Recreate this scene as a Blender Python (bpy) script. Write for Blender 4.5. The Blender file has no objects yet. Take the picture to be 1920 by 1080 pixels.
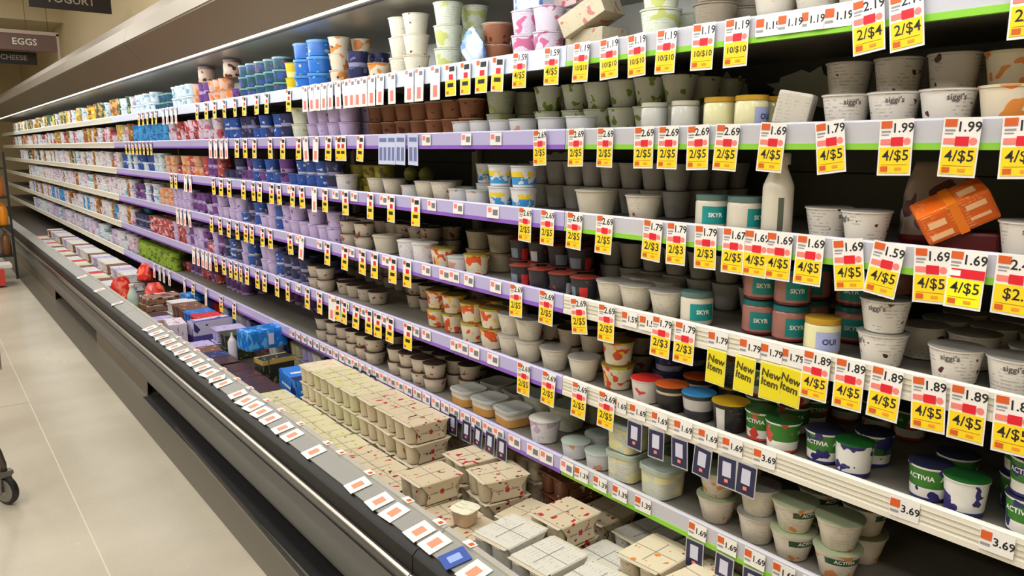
import bpy, bmesh, math, random
from mathutils import Vector, Matrix, Euler
random.seed(7)
PI = math.pi
C = bpy.context.scene.collection
scn = bpy.context.scene

# ------------------------------------------------------------------ camera
TH, PT, FP, EYE = math.radians(37.6), math.radians(10.35), 1440.0, 1.5
cd = bpy.data.cameras.new('camera'); cam = bpy.data.objects.new('camera', cd); C.objects.link(cam)
cam.location = (0, 0, EYE); cam.rotation_euler = (PI / 2 - PT, 0, -TH)
cd.sensor_width = 36; cd.lens = 36 * FP / 1920; cd.clip_start = 0.02; cd.clip_end = 80
scn.camera = cam
scn.view_settings.view_transform = 'Standard'; scn.view_settings.look = 'None'
scn.view_settings.gamma = 1; scn.view_settings.exposure = 0.42
scn.view_settings.use_curve_mapping = False

# ------------------------------------------------------------------ world and lights
w = bpy.data.worlds.new('world'); scn.world = w; w.use_nodes = True
w.node_tree.nodes['Background'].inputs[0].default_value = (1.0, 0.97, 0.93, 1)
w.node_tree.nodes['Background'].inputs[1].default_value = 0.24

def area(name, loc, rot, sx, sy, power, col=(1, .97, .92)):
    l = bpy.data.lights.new(name, 'AREA'); l.shape = 'RECTANGLE'; l.size = sx; l.size_y = sy; l.energy = power; l.color = col
    o = bpy.data.objects.new(name, l); C.objects.link(o); o.location = loc; o.rotation_euler = rot
    return o
# rows of ceiling fixtures over the aisle and the LED run under the canopy of the case
for i, (x, y) in enumerate([(-1.6, -1.2), (-1.6, 2.8), (-1.6, 6.8), (-1.6, 10.8), (.1, .8), (.1, 4.8), (.1, 8.8), (-4.5, 1), (-4.5, 6), (-.5, 13.5), (-.5, 17.5), (-4.5, 13)]):  # last three are unseen, added to brighten the far wall
    area('ceiling_and_fill_light', (x, y, 4.05), (0, 0, 0), .5, 2.4, 46)
area('case_light_strip', (1.275, 7.0, 1.985), (0, math.radians(-38), 0), .05, 18.0, 70, (.93, .96, 1.0))

# ------------------------------------------------------------------ helpers
def lin(c):
    c /= 255.0
    return c / 12.92 if c <= .04045 else ((c + .055) / 1.055) ** 2.4
def rgb(*c):
    if len(c) == 1: c = c[0]
    return (lin(c[0]), lin(c[1]), lin(c[2]), 1)

def ray(px, py):
    s, c, sp, cp = math.sin(TH), math.cos(TH), math.sin(PT), math.cos(PT)
    a = (px - 960) / FP; b = (540 - py) / FP
    return Vector((c * a + s * sp * b + s * cp, -s * a + c * sp * b + c * cp, cp * b - sp))
def on_z(px, py, z):
    d = ray(px, py); t = (z - EYE) / d.z
    return d.x * t, d.y * t
def on_x(px, py, x):
    d = ray(px, py); t = x / d.x
    return d.y * t, EYE + d.z * t
def y_at(px, X, Z):
    u = (px - 960) / FP; dz = Z - EYE
    s, c, sp, cp = math.sin(TH), math.cos(TH), math.sin(PT), math.cos(PT)
    return (X * c - u * (X * s * cp - dz * sp)) / (u * c * cp + s)

MATS = {}
def mat(name, col, rough=.5, metal=0, emit=0, noise=0, nscale=8, spec=.5, trans=0, alpha=1):
    if name in MATS: return MATS[name]
    m = bpy.data.materials.new(name); m.use_nodes = True; nt = m.node_tree; b = nt.nodes['Principled BSDF']
    c = rgb(col)
    b.inputs['Base Color'].default_value = c; b.inputs['Roughness'].default_value = rough; b.inputs['Metallic'].default_value = metal
    b.inputs['Specular IOR Level'].default_value = spec
    if trans: b.inputs['Transmission Weight'].default_value = trans
    if alpha < 1: b.inputs['Alpha'].default_value = alpha
    if emit: b.inputs['Emission Color'].default_value = c; b.inputs['Emission Strength'].default_value = emit
    if noise:
        tc = nt.nodes.new('ShaderNodeTexCoord'); n = nt.nodes.new('ShaderNodeTexNoise'); n.inputs['Scale'].default_value = nscale; n.inputs['Detail'].default_value = 5
        mx = nt.nodes.new('ShaderNodeMixRGB'); mx.inputs[1].default_value = tuple(v * (1 - noise) for v in c[:3]) + (1,); mx.inputs[2].default_value = tuple(min(1, v * (1 + noise)) for v in c[:3]) + (1,)
        nt.links.new(tc.outputs['Object'], n.inputs[0]); nt.links.new(n.outputs['Fac'], mx.inputs[0]); nt.links.new(mx.outputs[0], b.inputs['Base Color'])
    MATS[name] = m
    return m

def pmat(name, base, bands=(), blot=None, blot2=None, lines=None, rough=.38, ux=3.2):
    """printed packaging: colour bands by height (v0, v1, colour), fruit-like blots (colour, scale, threshold), lines of small print"""
    if name in MATS: return MATS[name]
    m = bpy.data.materials.new(name); m.use_nodes = True; nt = m.node_tree; N = nt.nodes; L = nt.links; b = N['Principled BSDF']
    b.inputs['Roughness'].default_value = rough
    tc = N.new('ShaderNodeTexCoord'); sep = N.new('ShaderNodeSeparateXYZ'); L.new(tc.outputs['UV'], sep.inputs[0])
    oi = N.new('ShaderNodeObjectInfo')
    rgbn = N.new('ShaderNodeRGB'); rgbn.outputs[0].default_value = rgb(base); cur = rgbn.outputs[0]
    def M(op, a, bb):
        n = N.new('ShaderNodeMath'); n.operation = op
        for i, v in enumerate((a, bb)):
            if isinstance(v, (int, float)): n.inputs[i].default_value = v
            else: L.new(v, n.inputs[i])
        return n.outputs[0]
    def mix(f, c):
        nonlocal cur
        n = N.new('ShaderNodeMixRGB'); L.new(f, n.inputs[0]); L.new(cur, n.inputs[1]); n.inputs[2].default_value = rgb(c); cur = n.outputs[0]
    V = sep.outputs[1]; U = sep.outputs[0]
    for bd in bands:
        v0, v1, c = bd[:3]
        f = M('MULTIPLY', M('GREATER_THAN', V, v0), M('LESS_THAN', V, v1))
        if len(bd) > 3: f = M('MULTIPLY', f, M('MULTIPLY', M('GREATER_THAN', U, bd[3]), M('LESS_THAN', U, bd[4])))
        mix(f, c)
    def vec(sx, sy, k):
        cb = N.new('ShaderNodeCombineXYZ'); L.new(M('MULTIPLY', U, sx), cb.inputs[0]); L.new(M('MULTIPLY', V, sy), cb.inputs[1]); L.new(M('MULTIPLY', oi.outputs['Random'], k), cb.inputs[2])
        return cb.outputs[0]
    if lines:
        n = N.new('ShaderNodeTexNoise'); n.inputs['Scale'].default_value = 1; n.inputs['Detail'].default_value = 3; L.new(vec(26, 9, 40), n.inputs[0])
        wv = M('GREATER_THAN', M('SINE', M('MULTIPLY', V, 62), 0), .25)
        n2 = N.new('ShaderNodeTexNoise'); n2.inputs['Scale'].default_value = 1; n2.inputs['Detail'].default_value = 0; L.new(vec(7, 1.2, 23), n2.inputs[0])
        mix(M('MULTIPLY', M('MULTIPLY', M('MULTIPLY', wv, M('GREATER_THAN', n2.outputs['Fac'], .47)), M('GREATER_THAN', n.outputs['Fac'], .5)), .42), lines)
    for k, bl in enumerate((blot, blot2)):
        if bl:
            n = N.new('ShaderNodeTexNoise'); n.inputs['Scale'].default_value = bl[1]; n.inputs['Detail'].default_value = 1.5; L.new(vec(ux, 1, 17 + 31 * k), n.inputs[0])
            mix(M('GREATER_THAN', n.outputs['Fac'], bl[2]), bl[0])
    L.new(cur, b.inputs['Base Color'])
    MATS[name] = m
    return m

def mesh(name, verts, faces, mats, mi=None, uvs=None, smooth=False):
    me = bpy.data.meshes.new(name); me.from_pydata(verts, [], faces)
    for m in mats: me.materials.append(m)
    if mi: me.polygons.foreach_set('material_index', mi)
    if uvs:
        l = me.uv_layers.new(name='UVMap'); k = 0
        for f in uvs:
            for uv in f: l.data[k].uv = uv; k += 1
    if smooth: me.polygons.foreach_set('use_smooth', [True] * len(faces))
    me.update()
    return me

def lathe(name, prof, mats, seg=28, cap=True, smooth=True, squash=None):
    """prof: [(r, z, material index of the band that ends here, v)]"""
    V, F, MI, UV = [], [], [], []
    n = len(prof)
    zs = [p[1] for p in prof]; z0, z1 = min(zs), max(zs)
    for (r, z, *_) in prof:
        for k in range(seg):
            a = 2 * PI * k / seg
            x, y = math.cos(a), math.sin(a)
            if squash:
                p = squash; q = (abs(x) ** p + abs(y) ** p) ** (-1 / p); x, y = x * q, y * q
            V.append((r * x, r * y, z))
    for i in range(1, n):
        for k in range(seg):
            j = (k + 1) % seg
            F.append(((i - 1) * seg + k, (i - 1) * seg + j, i * seg + j, i * seg + k)); MI.append(prof[i][2])
            va, vb = (prof[i - 1][1] - z0) / (z1 - z0), (prof[i][1] - z0) / (z1 - z0)
            u0, u1 = k / seg, (k + 1) / seg
            UV.append([(u0, va), (u1, va), (u1, vb), (u0, vb)])
    if cap:
        F.append(tuple(range((n - 1) * seg, n * seg))); MI.append(prof[-1][2]); UV.append([(.5 + .5 * math.cos(2 * PI * k / seg), .9 + .1 * math.sin(2 * PI * k / seg)) for k in range(seg)])
        F.append(tuple(reversed(range(seg)))); MI.append(prof[1][2]); UV.append([(.5, 0)] * seg)
    me = mesh(name, V, F, mats, MI, UV)
    if smooth:
        nside = (n - 1) * seg
        me.polygons.foreach_set('use_smooth', [True] * nside + [False] * (len(F) - nside))
        for e in me.edges: pass
        try: me.set_sharp_from_angle(angle=math.radians(40))
        except Exception: pass
    return me

def boxes(name, bl, mats):
    """bl: [(x0,x1,y0,y1,z0,z1,material index)]; one mesh"""
    V, F, MI, UV = [], [], [], []
    for (x0, x1, y0, y1, z0, z1, *m) in bl:
        b = len(V); m = m[0] if m else 0
        V += [(x0, y0, z0), (x1, y0, z0), (x1, y1, z0), (x0, y1, z0), (x0, y0, z1), (x1, y0, z1), (x1, y1, z1), (x0, y1, z1)]
        for f in ((0, 1, 5, 4), (1, 2, 6, 5), (2, 3, 7, 6), (3, 0, 4, 7), (4, 5, 6, 7), (3, 2, 1, 0)):
            F.append(tuple(b + i for i in f)); MI.append(m); UV.append([(0, 0), (1, 0), (1, 1), (0, 1)])
    return mesh(name, V, F, mats, MI, UV)

def bevel(me, w_=.003, seg=2):
    bm = bmesh.new(); bm.from_mesh(me)
    bmesh.ops.bevel(bm, geom=bm.edges[:] + bm.verts[:], offset=w_, segments=seg, affect='EDGES', profile=.6)
    bm.to_mesh(me); bm.free()
    return me

def tube(name, pts, r, m, seg=10):
    V, F = [], []
    pts = [Vector(p) for p in pts]
    for i, p in enumerate(pts):
        t = (pts[min(i + 1, len(pts) - 1)] - pts[max(i - 1, 0)]).normalized()
        a = t.cross(Vector((0, 0, 1)))
        if a.length < .05: a = t.cross(Vector((1, 0, 0)))
        a.normalize(); b = t.cross(a)
        rr = r[i] if isinstance(r, (list, tuple)) else r
        for k in range(seg):
            q = 2 * PI * k / seg; V.append(tuple(p + a * math.cos(q) * rr + b * math.sin(q) * rr))
    for i in range(1, len(pts)):
        for k in range(seg):
            j = (k + 1) % seg; F.append(((i - 1) * seg + k, (i - 1) * seg + j, i * seg + j, i * seg + k))
    F.append(tuple(reversed(range(seg)))); F.append(tuple(range((len(pts) - 1) * seg, len(pts) * seg)))
    return mesh(name, V, F, [m], smooth=True)

_txt = {}
def text_mesh(s, size, m, bold=.0):
    key = (s, size, m.name)
    if key in _txt: return _txt[key]
    cu = bpy.data.curves.new('lettering', 'FONT'); cu.body = s; cu.size = size; cu.align_x = 'CENTER'; cu.align_y = 'CENTER'; cu.offset = bold; cu.resolution_u = 2
    cu.space_line = .85
    o = bpy.data.objects.new('lettering', cu); C.objects.link(o)
    bpy.context.view_layer.update()
    dg = bpy.context.evaluated_depsgraph_get()
    me = bpy.data.meshes.new_from_object(o.evaluated_get(dg)); me.name = 'lettering'
    bpy.data.objects.remove(o); bpy.data.curves.remove(cu)
    # stand the lettering up: local x across, z up, facing -y
    me.transform(Matrix.Rotation(PI / 2, 4, 'X'))
    me.materials.clear(); me.materials.append(m)
    _txt[key] = me
    return me
def wrap(me, r, zc, ang=-PI / 2, slope=0):
    """bend a lettering mesh round a cup of radius r (at height zc); slope = radius gained per metre of height"""
    me = me.copy()
    for v in me.vertices:
        x, z = v.co.x, v.co.z
        R = r + slope * z + .0007
        a = ang + x / r
        v.co = (R * math.cos(a), R * math.sin(a), zc + z)
    return me

def add(name, me, parent=None, loc=(0, 0, 0), rot=(0, 0, 0)):
    o = bpy.data.objects.new(name, me); C.objects.link(o); o.location = loc; o.rotation_euler = rot
    if parent is not None: o.parent = parent
    return o
def tag(o, label, cat, group=None, kind=None):
    if label: o['label'] = label
    if cat: o['category'] = cat
    if group: o['group'] = group
    if kind: o['kind'] = kind
    return o
def struct(name, me, **k):
    o = add(name, me, **k); o['kind'] = 'structure'; return o
def dup(root, loc, rot=None):
    r = root.copy(); C.objects.link(r); r.location = loc
    if rot is not None: r.rotation_euler = rot
    for ch in list(root.children):
        c = ch.copy(); C.objects.link(c); c.parent = r
        for g in list(ch.children):
            d = g.copy(); C.objects.link(d); d.parent = c
    return r

ORD = ['', 'first', 'second', 'third', 'fourth', 'fifth', 'sixth', 'seventh', 'eighth', 'ninth', 'tenth', 'eleventh', 'twelfth', 'thirteenth', 'fourteenth', 'fifteenth', 'sixteenth', 'seventeenth', 'eighteenth', 'nineteenth']
TENS = ['', '', 'twenty', 'thirty', 'forty', 'fifty', 'sixty', 'seventy', 'eighty', 'ninety']
def ordw(n):
    if n < 20: return ORD[n]
    t, u = divmod(n, 10)
    if t >= 10: return 'hundred-and-' + (ordw(n - 100) if n > 100 else 'zeroth')
    return TENS[t][:-1] + 'ieth' if u == 0 else TENS[t] + '-' + ORD[u]
SHELFW = ['', 'top', 'second', 'third', 'fourth', 'fifth', 'sixth']

# ------------------------------------------------------------------ plain materials
white = mat('white_card', (238, 236, 232), .6)
steel = mat('brushed_steel', (150, 145, 138), .38, .75, noise=.15, nscale=3)
steel_dk = mat('dark_steel', (84, 80, 76), .4, .6, noise=.1, nscale=4)
black = mat('black_rubber', (22, 22, 22), .45)
black_gloss = mat('black_bumper', (34, 34, 34), .22)
chrome = mat('chrome_edge', (170, 166, 158), .3, 1)
panelgrey = mat('painted_grey_panel', (108, 108, 106), .45, .2, noise=.08, nscale=2)
darkpanel = mat('dark_back_panel', (84, 86, 80), .5, .2, noise=.15, nscale=3)
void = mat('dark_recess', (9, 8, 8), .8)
shelfgrey = mat('grey_shelf_paint', (128, 124, 116), .45, .15, noise=.1, nscale=5)
railgrey = mat('grey_price_channel', (196, 196, 204), .3)
raillav = mat('lavender_price_channel', (186, 180, 222), .3)
railwhite = mat('white_price_channel', (232, 228, 214), .35)
purple = mat('purple_strip', (140, 96, 196), .4)
lime = mat('lime_strip', (140, 205, 60), .45)
yellow = mat('yellow_card', (250, 214, 20), .55)
byellow = mat('bright_yellow_card', (255, 242, 10), .5)
red = mat('red_band', (222, 24, 44), .5)
orange = mat('orange_block', (214, 92, 34), .55)
ink = mat('black_ink', (28, 26, 30), .6)
pink = mat('pink_print', (240, 130, 120), .6)
navy = mat('navy_card', (38, 40, 74), .4)
bluecard = mat('blue_card', (56, 86, 170), .4)
palecard = mat('pale_card', (205, 205, 225), .5)
wink = mat('white_ink', (245, 245, 240), .5)

# ------------------------------------------------------------------ setting
def floor_mat():
    m = bpy.data.materials.new('polished_concrete'); m.use_nodes = True; nt = m.node_tree; N = nt.nodes; L = nt.links; b = N['Principled BSDF']
    tc = N.new('ShaderNodeTexCoord'); sep = N.new('ShaderNodeSeparateXYZ'); L.new(tc.outputs['Object'], sep.inputs[0])
    n1 = N.new('ShaderNodeTexNoise'); n1.inputs['Scale'].default_value = .9; n1.inputs['Detail'].default_value = 6; L.new(tc.outputs['Object'], n1.inputs[0])
    n2 = N.new('ShaderNodeTexNoise'); n2.inputs['Scale'].default_value = 90; n2.inputs['Detail'].default_value = 2; L.new(tc.outputs['Object'], n2.inputs[0])
    r = N.new('ShaderNodeValToRGB'); r.color_ramp.elements[0].position = .35; r.color_ramp.elements[0].color = rgb(176, 168, 150); r.color_ramp.elements[1].position = .65; r.color_ramp.elements[1].color = rgb(200, 192, 174)
    L.new(n1.outputs['Fac'], r.inputs[0])
    mx = N.new('ShaderNodeMixRGB'); mx.blend_type = 'MULTIPLY'; mx.inputs[0].default_value = .12; L.new(r.outputs[0], mx.inputs[1]); L.new(n2.outputs['Fac'], mx.inputs[2])
    def M(op, a, bb):
        n = N.new('ShaderNodeMath'); n.operation = op
        for i, v in enumerate((a, bb)):
            if isinstance(v, (int, float)): n.inputs[i].default_value = v
            else: L.new(v, n.inputs[i])
        return n.outputs[0]
    # darker border under the case, pale joint line along the aisle and joints across it
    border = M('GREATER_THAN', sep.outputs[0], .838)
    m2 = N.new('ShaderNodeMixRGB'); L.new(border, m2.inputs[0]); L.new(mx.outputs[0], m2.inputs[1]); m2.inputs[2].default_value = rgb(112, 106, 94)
    jl = M('MULTIPLY', M('LESS_THAN', M('ABSOLUTE', M('SUBTRACT', sep.outputs[0], .395), 0), .0025), .6)
    m3 = N.new('ShaderNodeMixRGB'); L.new(jl, m3.inputs[0]); L.new(m2.outputs[0], m3.inputs[1]); m3.inputs[2].default_value = rgb(226, 220, 200)
    jc = M('MULTIPLY', M('LESS_THAN', M('ABSOLUTE', M('SUBTRACT', M('FRACT', M('DIVIDE', M('ADD', sep.outputs[1], .15), 3.6), 0), .5), 0), .0012), M('LESS_THAN', sep.outputs[0], .395))
    m4 = N.new('ShaderNodeMixRGB'); L.new(jc, m4.inputs[0]); L.new(m3.outputs[0], m4.inputs[1]); m4.inputs[2].default_value = rgb(150, 142, 126)
    L.new(m4.outputs[0], b.inputs['Base Color'])
    rr = N.new('ShaderNodeMapRange'); L.new(n1.outputs['Fac'], rr.inputs[0]); rr.inputs[3].default_value = .16; rr.inputs[4].default_value = .34
    L.new(rr.outputs[0], b.inputs['Roughness'])
    return m
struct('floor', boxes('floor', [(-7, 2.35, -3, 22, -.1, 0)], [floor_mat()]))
wallm = mat('beige_wall', (214, 198, 162), .7, noise=.06, nscale=1)
ceilm = mat('ceiling_paint', (196, 186, 162), .8)
struct('wall_right', boxes('wall_right', [(2.25, 2.35, -3, 22, 0, 4.4)], [wallm]))
struct('wall_back', boxes('wall_back', [(-7, 2.35, 22, 22.1, 0, 4.4)], [wallm]))
struct('wall_left', boxes('wall_left', [(-7.1, -7, -3, 22, 0, 4.4)], [wallm]))
struct('wall_front', boxes('wall_front', [(-7, 2.35, -3.1, -3, 0, 4.4)], [wallm]))
struct('ceiling', boxes('ceiling', [(-7, 2.35, -3, 22, 4.4, 4.5)], [ceilm]))
struct('trim_1', boxes('trim', [(-7, 2.25, 15.2, 22, 3.55, 4.4)], [mat('soffit_paint', (216, 204, 172), .7)]))

# ------------------------------------------------------------------ the refrigerated case, in joined sections
XL, XB = 1.45, 2.02
ZB = [0, 1.72, 1.496, 1.267, 1.027, .781, .530]        # underside of each price channel
SURF = .040
def extr(name, prof, y0, y1, m, smooth=False):
    """prof: closed list of (x, z) carried from y0 to y1"""
    n = len(prof); V = [(x, y0, z) for x, z in prof] + [(x, y1, z) for x, z in prof]
    F = [(i, (i + 1) % n, n + (i + 1) % n, n + i) for i in range(n)] + [tuple(reversed(range(n))), tuple(range(n, 2 * n))]
    me = mesh(name, V, F, [m] if not isinstance(m, list) else m)
    bm = bmesh.new(); bm.from_mesh(me); bmesh.ops.recalc_face_normals(bm, faces=bm.faces); bm.to_mesh(me); bm.free()
    if smooth:
        me.polygons.foreach_set('use_smooth', [True] * n + [False, False])
        try: me.set_sharp_from_angle(angle=math.radians(35))
        except Exception: pass
    return me
ledm = mat('led_diffuser', (255, 250, 232), .5, emit=3.2)
hoodm = mat('hood_steel', (140, 130, 116), .32, .75, noise=.12, nscale=1.5)
ceilin = mat('case_ceiling_steel', (170, 168, 158), .3, .35, noise=.15, nscale=4)
fascia = mat('hood_fascia', (150, 142, 128), .4, .7, noise=.2, nscale=.9)
ticketm = mat('grey_ticket_strip', (150, 150, 144), .35)
SEC = [-1.5, 1.64, 5.3, 7.74, 11.4, 15.0, 18.6]
SECW = ['nearest', 'second', 'third', 'fourth', 'fifth', 'farthest']
for i in range(len(SEC) - 1):
    a, b = SEC[i] + .002, SEC[i + 1] - .002
    r = bpy.data.objects.new('refrigerated_case', None); C.objects.link(r); r.location = (0, 0, 0)
    tag(r, f'long steel open-front dairy case, {SECW[i]} section of the run along the wall', 'display case', 'joined sections of the dairy case')
    add('base_panel', extr('base', [(1.02, .10), (.985, .10), (.955, .16), (.945, .25), (.965, .285), (1.02, .285)], a, b, panelgrey, True), r)
    add('bumper', extr('bumper', [(.968, .288), (.968, .335), (.925, .345), (.918, .36), (.918, .382), (.93, .39), (1.0, .39), (1.02, .288)], a, b, black_gloss, True), r)
    add('bumper_edge', extr('edge', [(.9165, .381), (.9165, .386), (.923, .3905), (.925, .389), (.919, .385)], a, b, chrome), r)
    add('front_rail', extr('rail', [(.93, .391), (.932, .44), (.945, .452), (1.045, .476), (1.05, .39)], a, b, mat('black_satin', (24, 24, 23), .5, spec=.3), True), r)
    add('ticket_strip', extr('ticket', [(.958, .457), (.957, .461), (1.03, .478), (1.03, .4745)], a, b, ticketm), r)
    add('strip_lip', extr('lip', [(1.03, .472), (1.03, .486), (1.046, .488), (1.046, .474)], a, b, mat('clear_lip', (205, 202, 192), .2, .3)), r)
    add('kick_gap_shade', boxes('kick', [(1.12, 1.16, a, b, 0, .095), (.958, 1.12, a, min(b, 4.94), 0, .003)] if a < 4.9 else [(1.12, 1.16, a, b, 0, .095)], [void]), r)  # near-black face and floor sheet stand in for shade in the gap
    add('lower_body', boxes('body', [(1.05, XB, a, b, .1, .30)], [steel_dk]), r)
    add('deck_pan', boxes('deck', [(1.05, XB, a, b, .305, .33)], [mat('deck_pan', (84, 78, 70), .4, .3)]), r)
    add('back_panel', extr('backp', [(XB, .1), (XB, 2.06), (XB + .06, 2.06), (XB + .06, .1)], a, b, darkpanel), r)
    for z in (.72, .96, 1.2, 1.43, 1.66):
        for dz in (.0, .09):
            add('air_slot', boxes('slot', [(XB - .003, XB, a, b, z + dz, z + dz + .004)], [void]), r)
    add('upper_back_panel', boxes('ubp', [(XB - .003, XB, a, b, 1.79, 1.985)], [mat('upper_back_steel', (176, 174, 164), .28, .45, noise=.12, nscale=5)]), r)
    add('hood', extr('hood', [(1.235, 1.982), (1.10, 2.12), (1.10, 2.135), (1.125, 2.215), (1.18, 2.30), (2.2, 2.30), (2.2, 2.10), (1.235, 2.05)], a, b, hoodm), r)
    add('hood_fascia', extr('fascia', [(1.096, 2.13), (1.12, 2.22), (1.124, 2.219), (1.10, 2.129)], a, b, fascia), r)
    add('light_diffuser', extr('led', [(1.222, 2.0), (1.236, 1.984), (1.258, 1.981), (1.262, 2.0)], a, b, ledm, True), r)
    add('light_housing', extr('ledh', [(1.262, 1.976), (1.262, 2.03), (1.285, 2.03), (1.285, 1.976)], a, b, mat('black_housing', (14, 14, 14), .5)), r)
    add('inner_ceiling', extr('inner', [(1.285, 2.02), (XB, 1.985), (XB, 2.0), (1.285, 2.035)], a, b, ceilin), r)
# kick plates standing between the base panel and the floor, and a loose trim strip on the floor
for k, (a, b, l) in enumerate([(4.95, 6.6, 'grey kick plate under the dairy case beside the dark open recess'), (8.8, 18.5, 'long grey kick plate under the distant part of the dairy case')]):
    tag(add('kick_plate', extr('kickp', [(.985, 0), (.99, .097), (.994, .097), (.99, 0)], a, b, mat('kick_paint', (116, 106, 92), .5))), l, 'kick plate')
tag(add('floor_trim_strip', mesh('strip', [(.965, 4.25, .001), (.93, 2.45, .001), (.88, .9, .001), (.893, .9, .001), (.943, 2.45, .001), (.978, 4.25, .001),
    (.968, 4.25, .014), (.933, 2.45, .014), (.883, .9, .014), (.890, .9, .014), (.940, 2.45, .014), (.975, 4.25, .014)],
    [(6, 7, 10, 11), (7, 8, 9, 10), (0, 1, 7, 6), (1, 2, 8, 7), (5, 11, 10, 4), (4, 10, 9, 3), (2, 3, 9, 8), (0, 6, 11, 5)], [steel_dk])), 'thin dark metal trim strip lying on the floor beside the dairy case recess', 'trim strip')

# shelves, one unit each
YU = [-.80, .42, 1.64, 2.86, 4.08, 5.30, 6.52, 7.74, 9.57, 11.4, 14.4, 18.4]
def rail_look(s, u):
    y = YU[u]
    if y >= 7.7: return railwhite, railwhite
    if y >= 1.6:
        if s == 1: return (mat('pale_blue_channel', (214, 222, 240), .3), mat('pale_blue_channel', (214, 222, 240), .3))
        return raillav, purple
    if s in (4, 5): return railwhite, railwhite
    return railgrey, lime
for s in range(1, 7):
    for u in range(len(YU) - 1):
        if u > 7 and s > 6: continue
        a, b = YU[u] + .0015, YU[u + 1] - .0015; z = ZB[s]
        rl, st = rail_look(s, u)
        r = bpy.data.objects.new('wire_shelf' if False else 'display_shelf', None); C.objects.link(r); r.location = (XL, a, z)
        stripw = 'purple-edged' if st is purple else 'lime-edged' if st is lime else 'white-edged' if st is railwhite else 'pale blue edged'
        tag(r, f'grey metal {stripw} shelf, {SHELFW[s]} level down, {ordw(u + 1)} unit from the near end', 'shelf', 'shelves of the dairy case')
        L_ = b - a
        add('shelf_panel', boxes('panel', [(.012, XB - XL - .032, 0, L_, .018, SURF)], [shelfgrey]), r)
        add('price_channel', extr('ch', [(.001, .0125), (.001, .052), (.004, .056), (.011, .056), (.012, .0125)], 0, L_, rl), r)
        add('edge_strip', extr('es', [(-.001, 0), (-.001, .0125), (.012, .0125), (.012, 0)], 0, L_, st), r)
        if rl is railwhite:
            for q in range(3): add('channel_rib', boxes('rib', [(-.0006, .001, 0, L_, .019 + q * .011, .0205 + q * .011)], [mat('rib_shade', (196, 190, 172), .4)]), r)
        for yy in (.004, L_ - .008):
            add('bracket', extr('br', [(.03, .016), (XB - XL - .032, .016), (XB - XL - .032, -.014), (XB - XL - .07, -.014), (.03, .008)], yy, yy + .004, shelfgrey), r)
# upright standards on the back panel
for u in range(1, 9):
    y = YU[u]
    tag(add('shelf_upright', boxes('up', [(XB - .028, XB - .004, y - .022, y + .022, .34, 1.98)], [mat('upright_grey', (200, 200, 190), .4, .2)])), f'slotted grey shelf upright on the back panel, {ordw(u)} from the near end', 'upright', 'uprights behind the shelves')

# ------------------------------------------------------------------ price tags
def card(name, w_, h_, ztop, m, t=.0008, y=0, x=0):
    return boxes(name, [(x - w_ / 2, x + w_ / 2, y - t, y, ztop - h_, ztop)], [m])
tag_n = {}
def tag_label(what, s):
    k = (what, s); tag_n[k] = tag_n.get(k, 0) + 1
    where = f'{SHELFW[s]} shelf rail' if s <= 6 else 'the front rail'
    return f'{what} on {where}, {ordw(tag_n[k])} from near end'
def make_sale(price, offer, near, bright=False, top=True):
    W = .062
    r = add('sale_tag', card('tagcard', W, .103, .0, white))
    r['category'] = 'sale tag'
    if near:
        add('logo_block', card('lb', .020, .013, -.003, orange, y=-.0009, x=-.018), r)
        add('fine_print', boxes('fp', [(-.027, -.010, -.0013, -.0009, -.024, -.0205), (-.027, -.013, -.0013, -.0009, -.029, -.027)], [mat('grey_print', (150, 148, 150), .6)]), r)
        add('price_text', text_mesh(price, .024 if len(price) < 5 else .02, ink, .0004), r, (.012, -.0011, -.017))
        add('red_band', card('rb', .022 if not bright else .055, .016, -.033, red, y=-.0011, x=.003), r)
        add('band_mark', card('bm', .019, .010, -.036, pink if not bright else wink, y=-.0009 if not bright else -.0013, x=-.018), r)
        add('seal_mark', lathe_disc(.0065, pink if not bright else wink), r, (.021, -.0012, -.041))
        add('yellow_panel', card('yp', .056, .047, -.051, yellow if not bright else byellow, y=-.0009), r)
        add('offer_text', text_mesh(offer, .027 if len(offer) < 5 else .0185, ink, .0003), r, (.002, -.0019, -.067))
        add('rule_line', boxes('rl', [(-.024, .024, -.0021, -.0017, -.0835, -.0828)], [mat('brown_rule', (150, 110, 20), .6)]), r)
        add('logo_block', card('lb2', .013, .009, -.086, orange, y=-.0017, x=-.018), r)
        add('save_mark', card('sm', .012, .005, -.088, mat('save_orange', (240, 150, 40), .6), y=-.0017, x=.008), r)
    return r
def lathe_disc(r, m, n=14):
    return mesh('disc', [(r * math.cos(2 * PI * k / n), 0, r * math.sin(2 * PI * k / n)) for k in range(n)], [tuple(range(n))], [m])
def make_sale_far():
    me = boxes('tagfar', [(-.031, .031, -.001, 0, -.049, 0, 0), (-.029, .029, -.0012, 0, -.050, -.034, 0), (-.008, .016, -.0018, 0, -.05, -.033, 1), (-.031, .031, -.001, 0, -.103, -.049, 0), (-.027, .027, -.0016, 0, -.099, -.052, 2),
        (-.027, -.010, -.0014, 0, -.017, -.003, 3), (-.006, .024, -.0014, 0, -.024, -.008, 4), (-.016, .018, -.0019, 0, -.074, -.061, 4), (-.023, -.010, -.0019, 0, -.096, -.087, 3)], [white, red, yellow, orange, ink])
    r = add('sale_tag', me); r['category'] = 'sale tag'; return r
PROTO = {}
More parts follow.
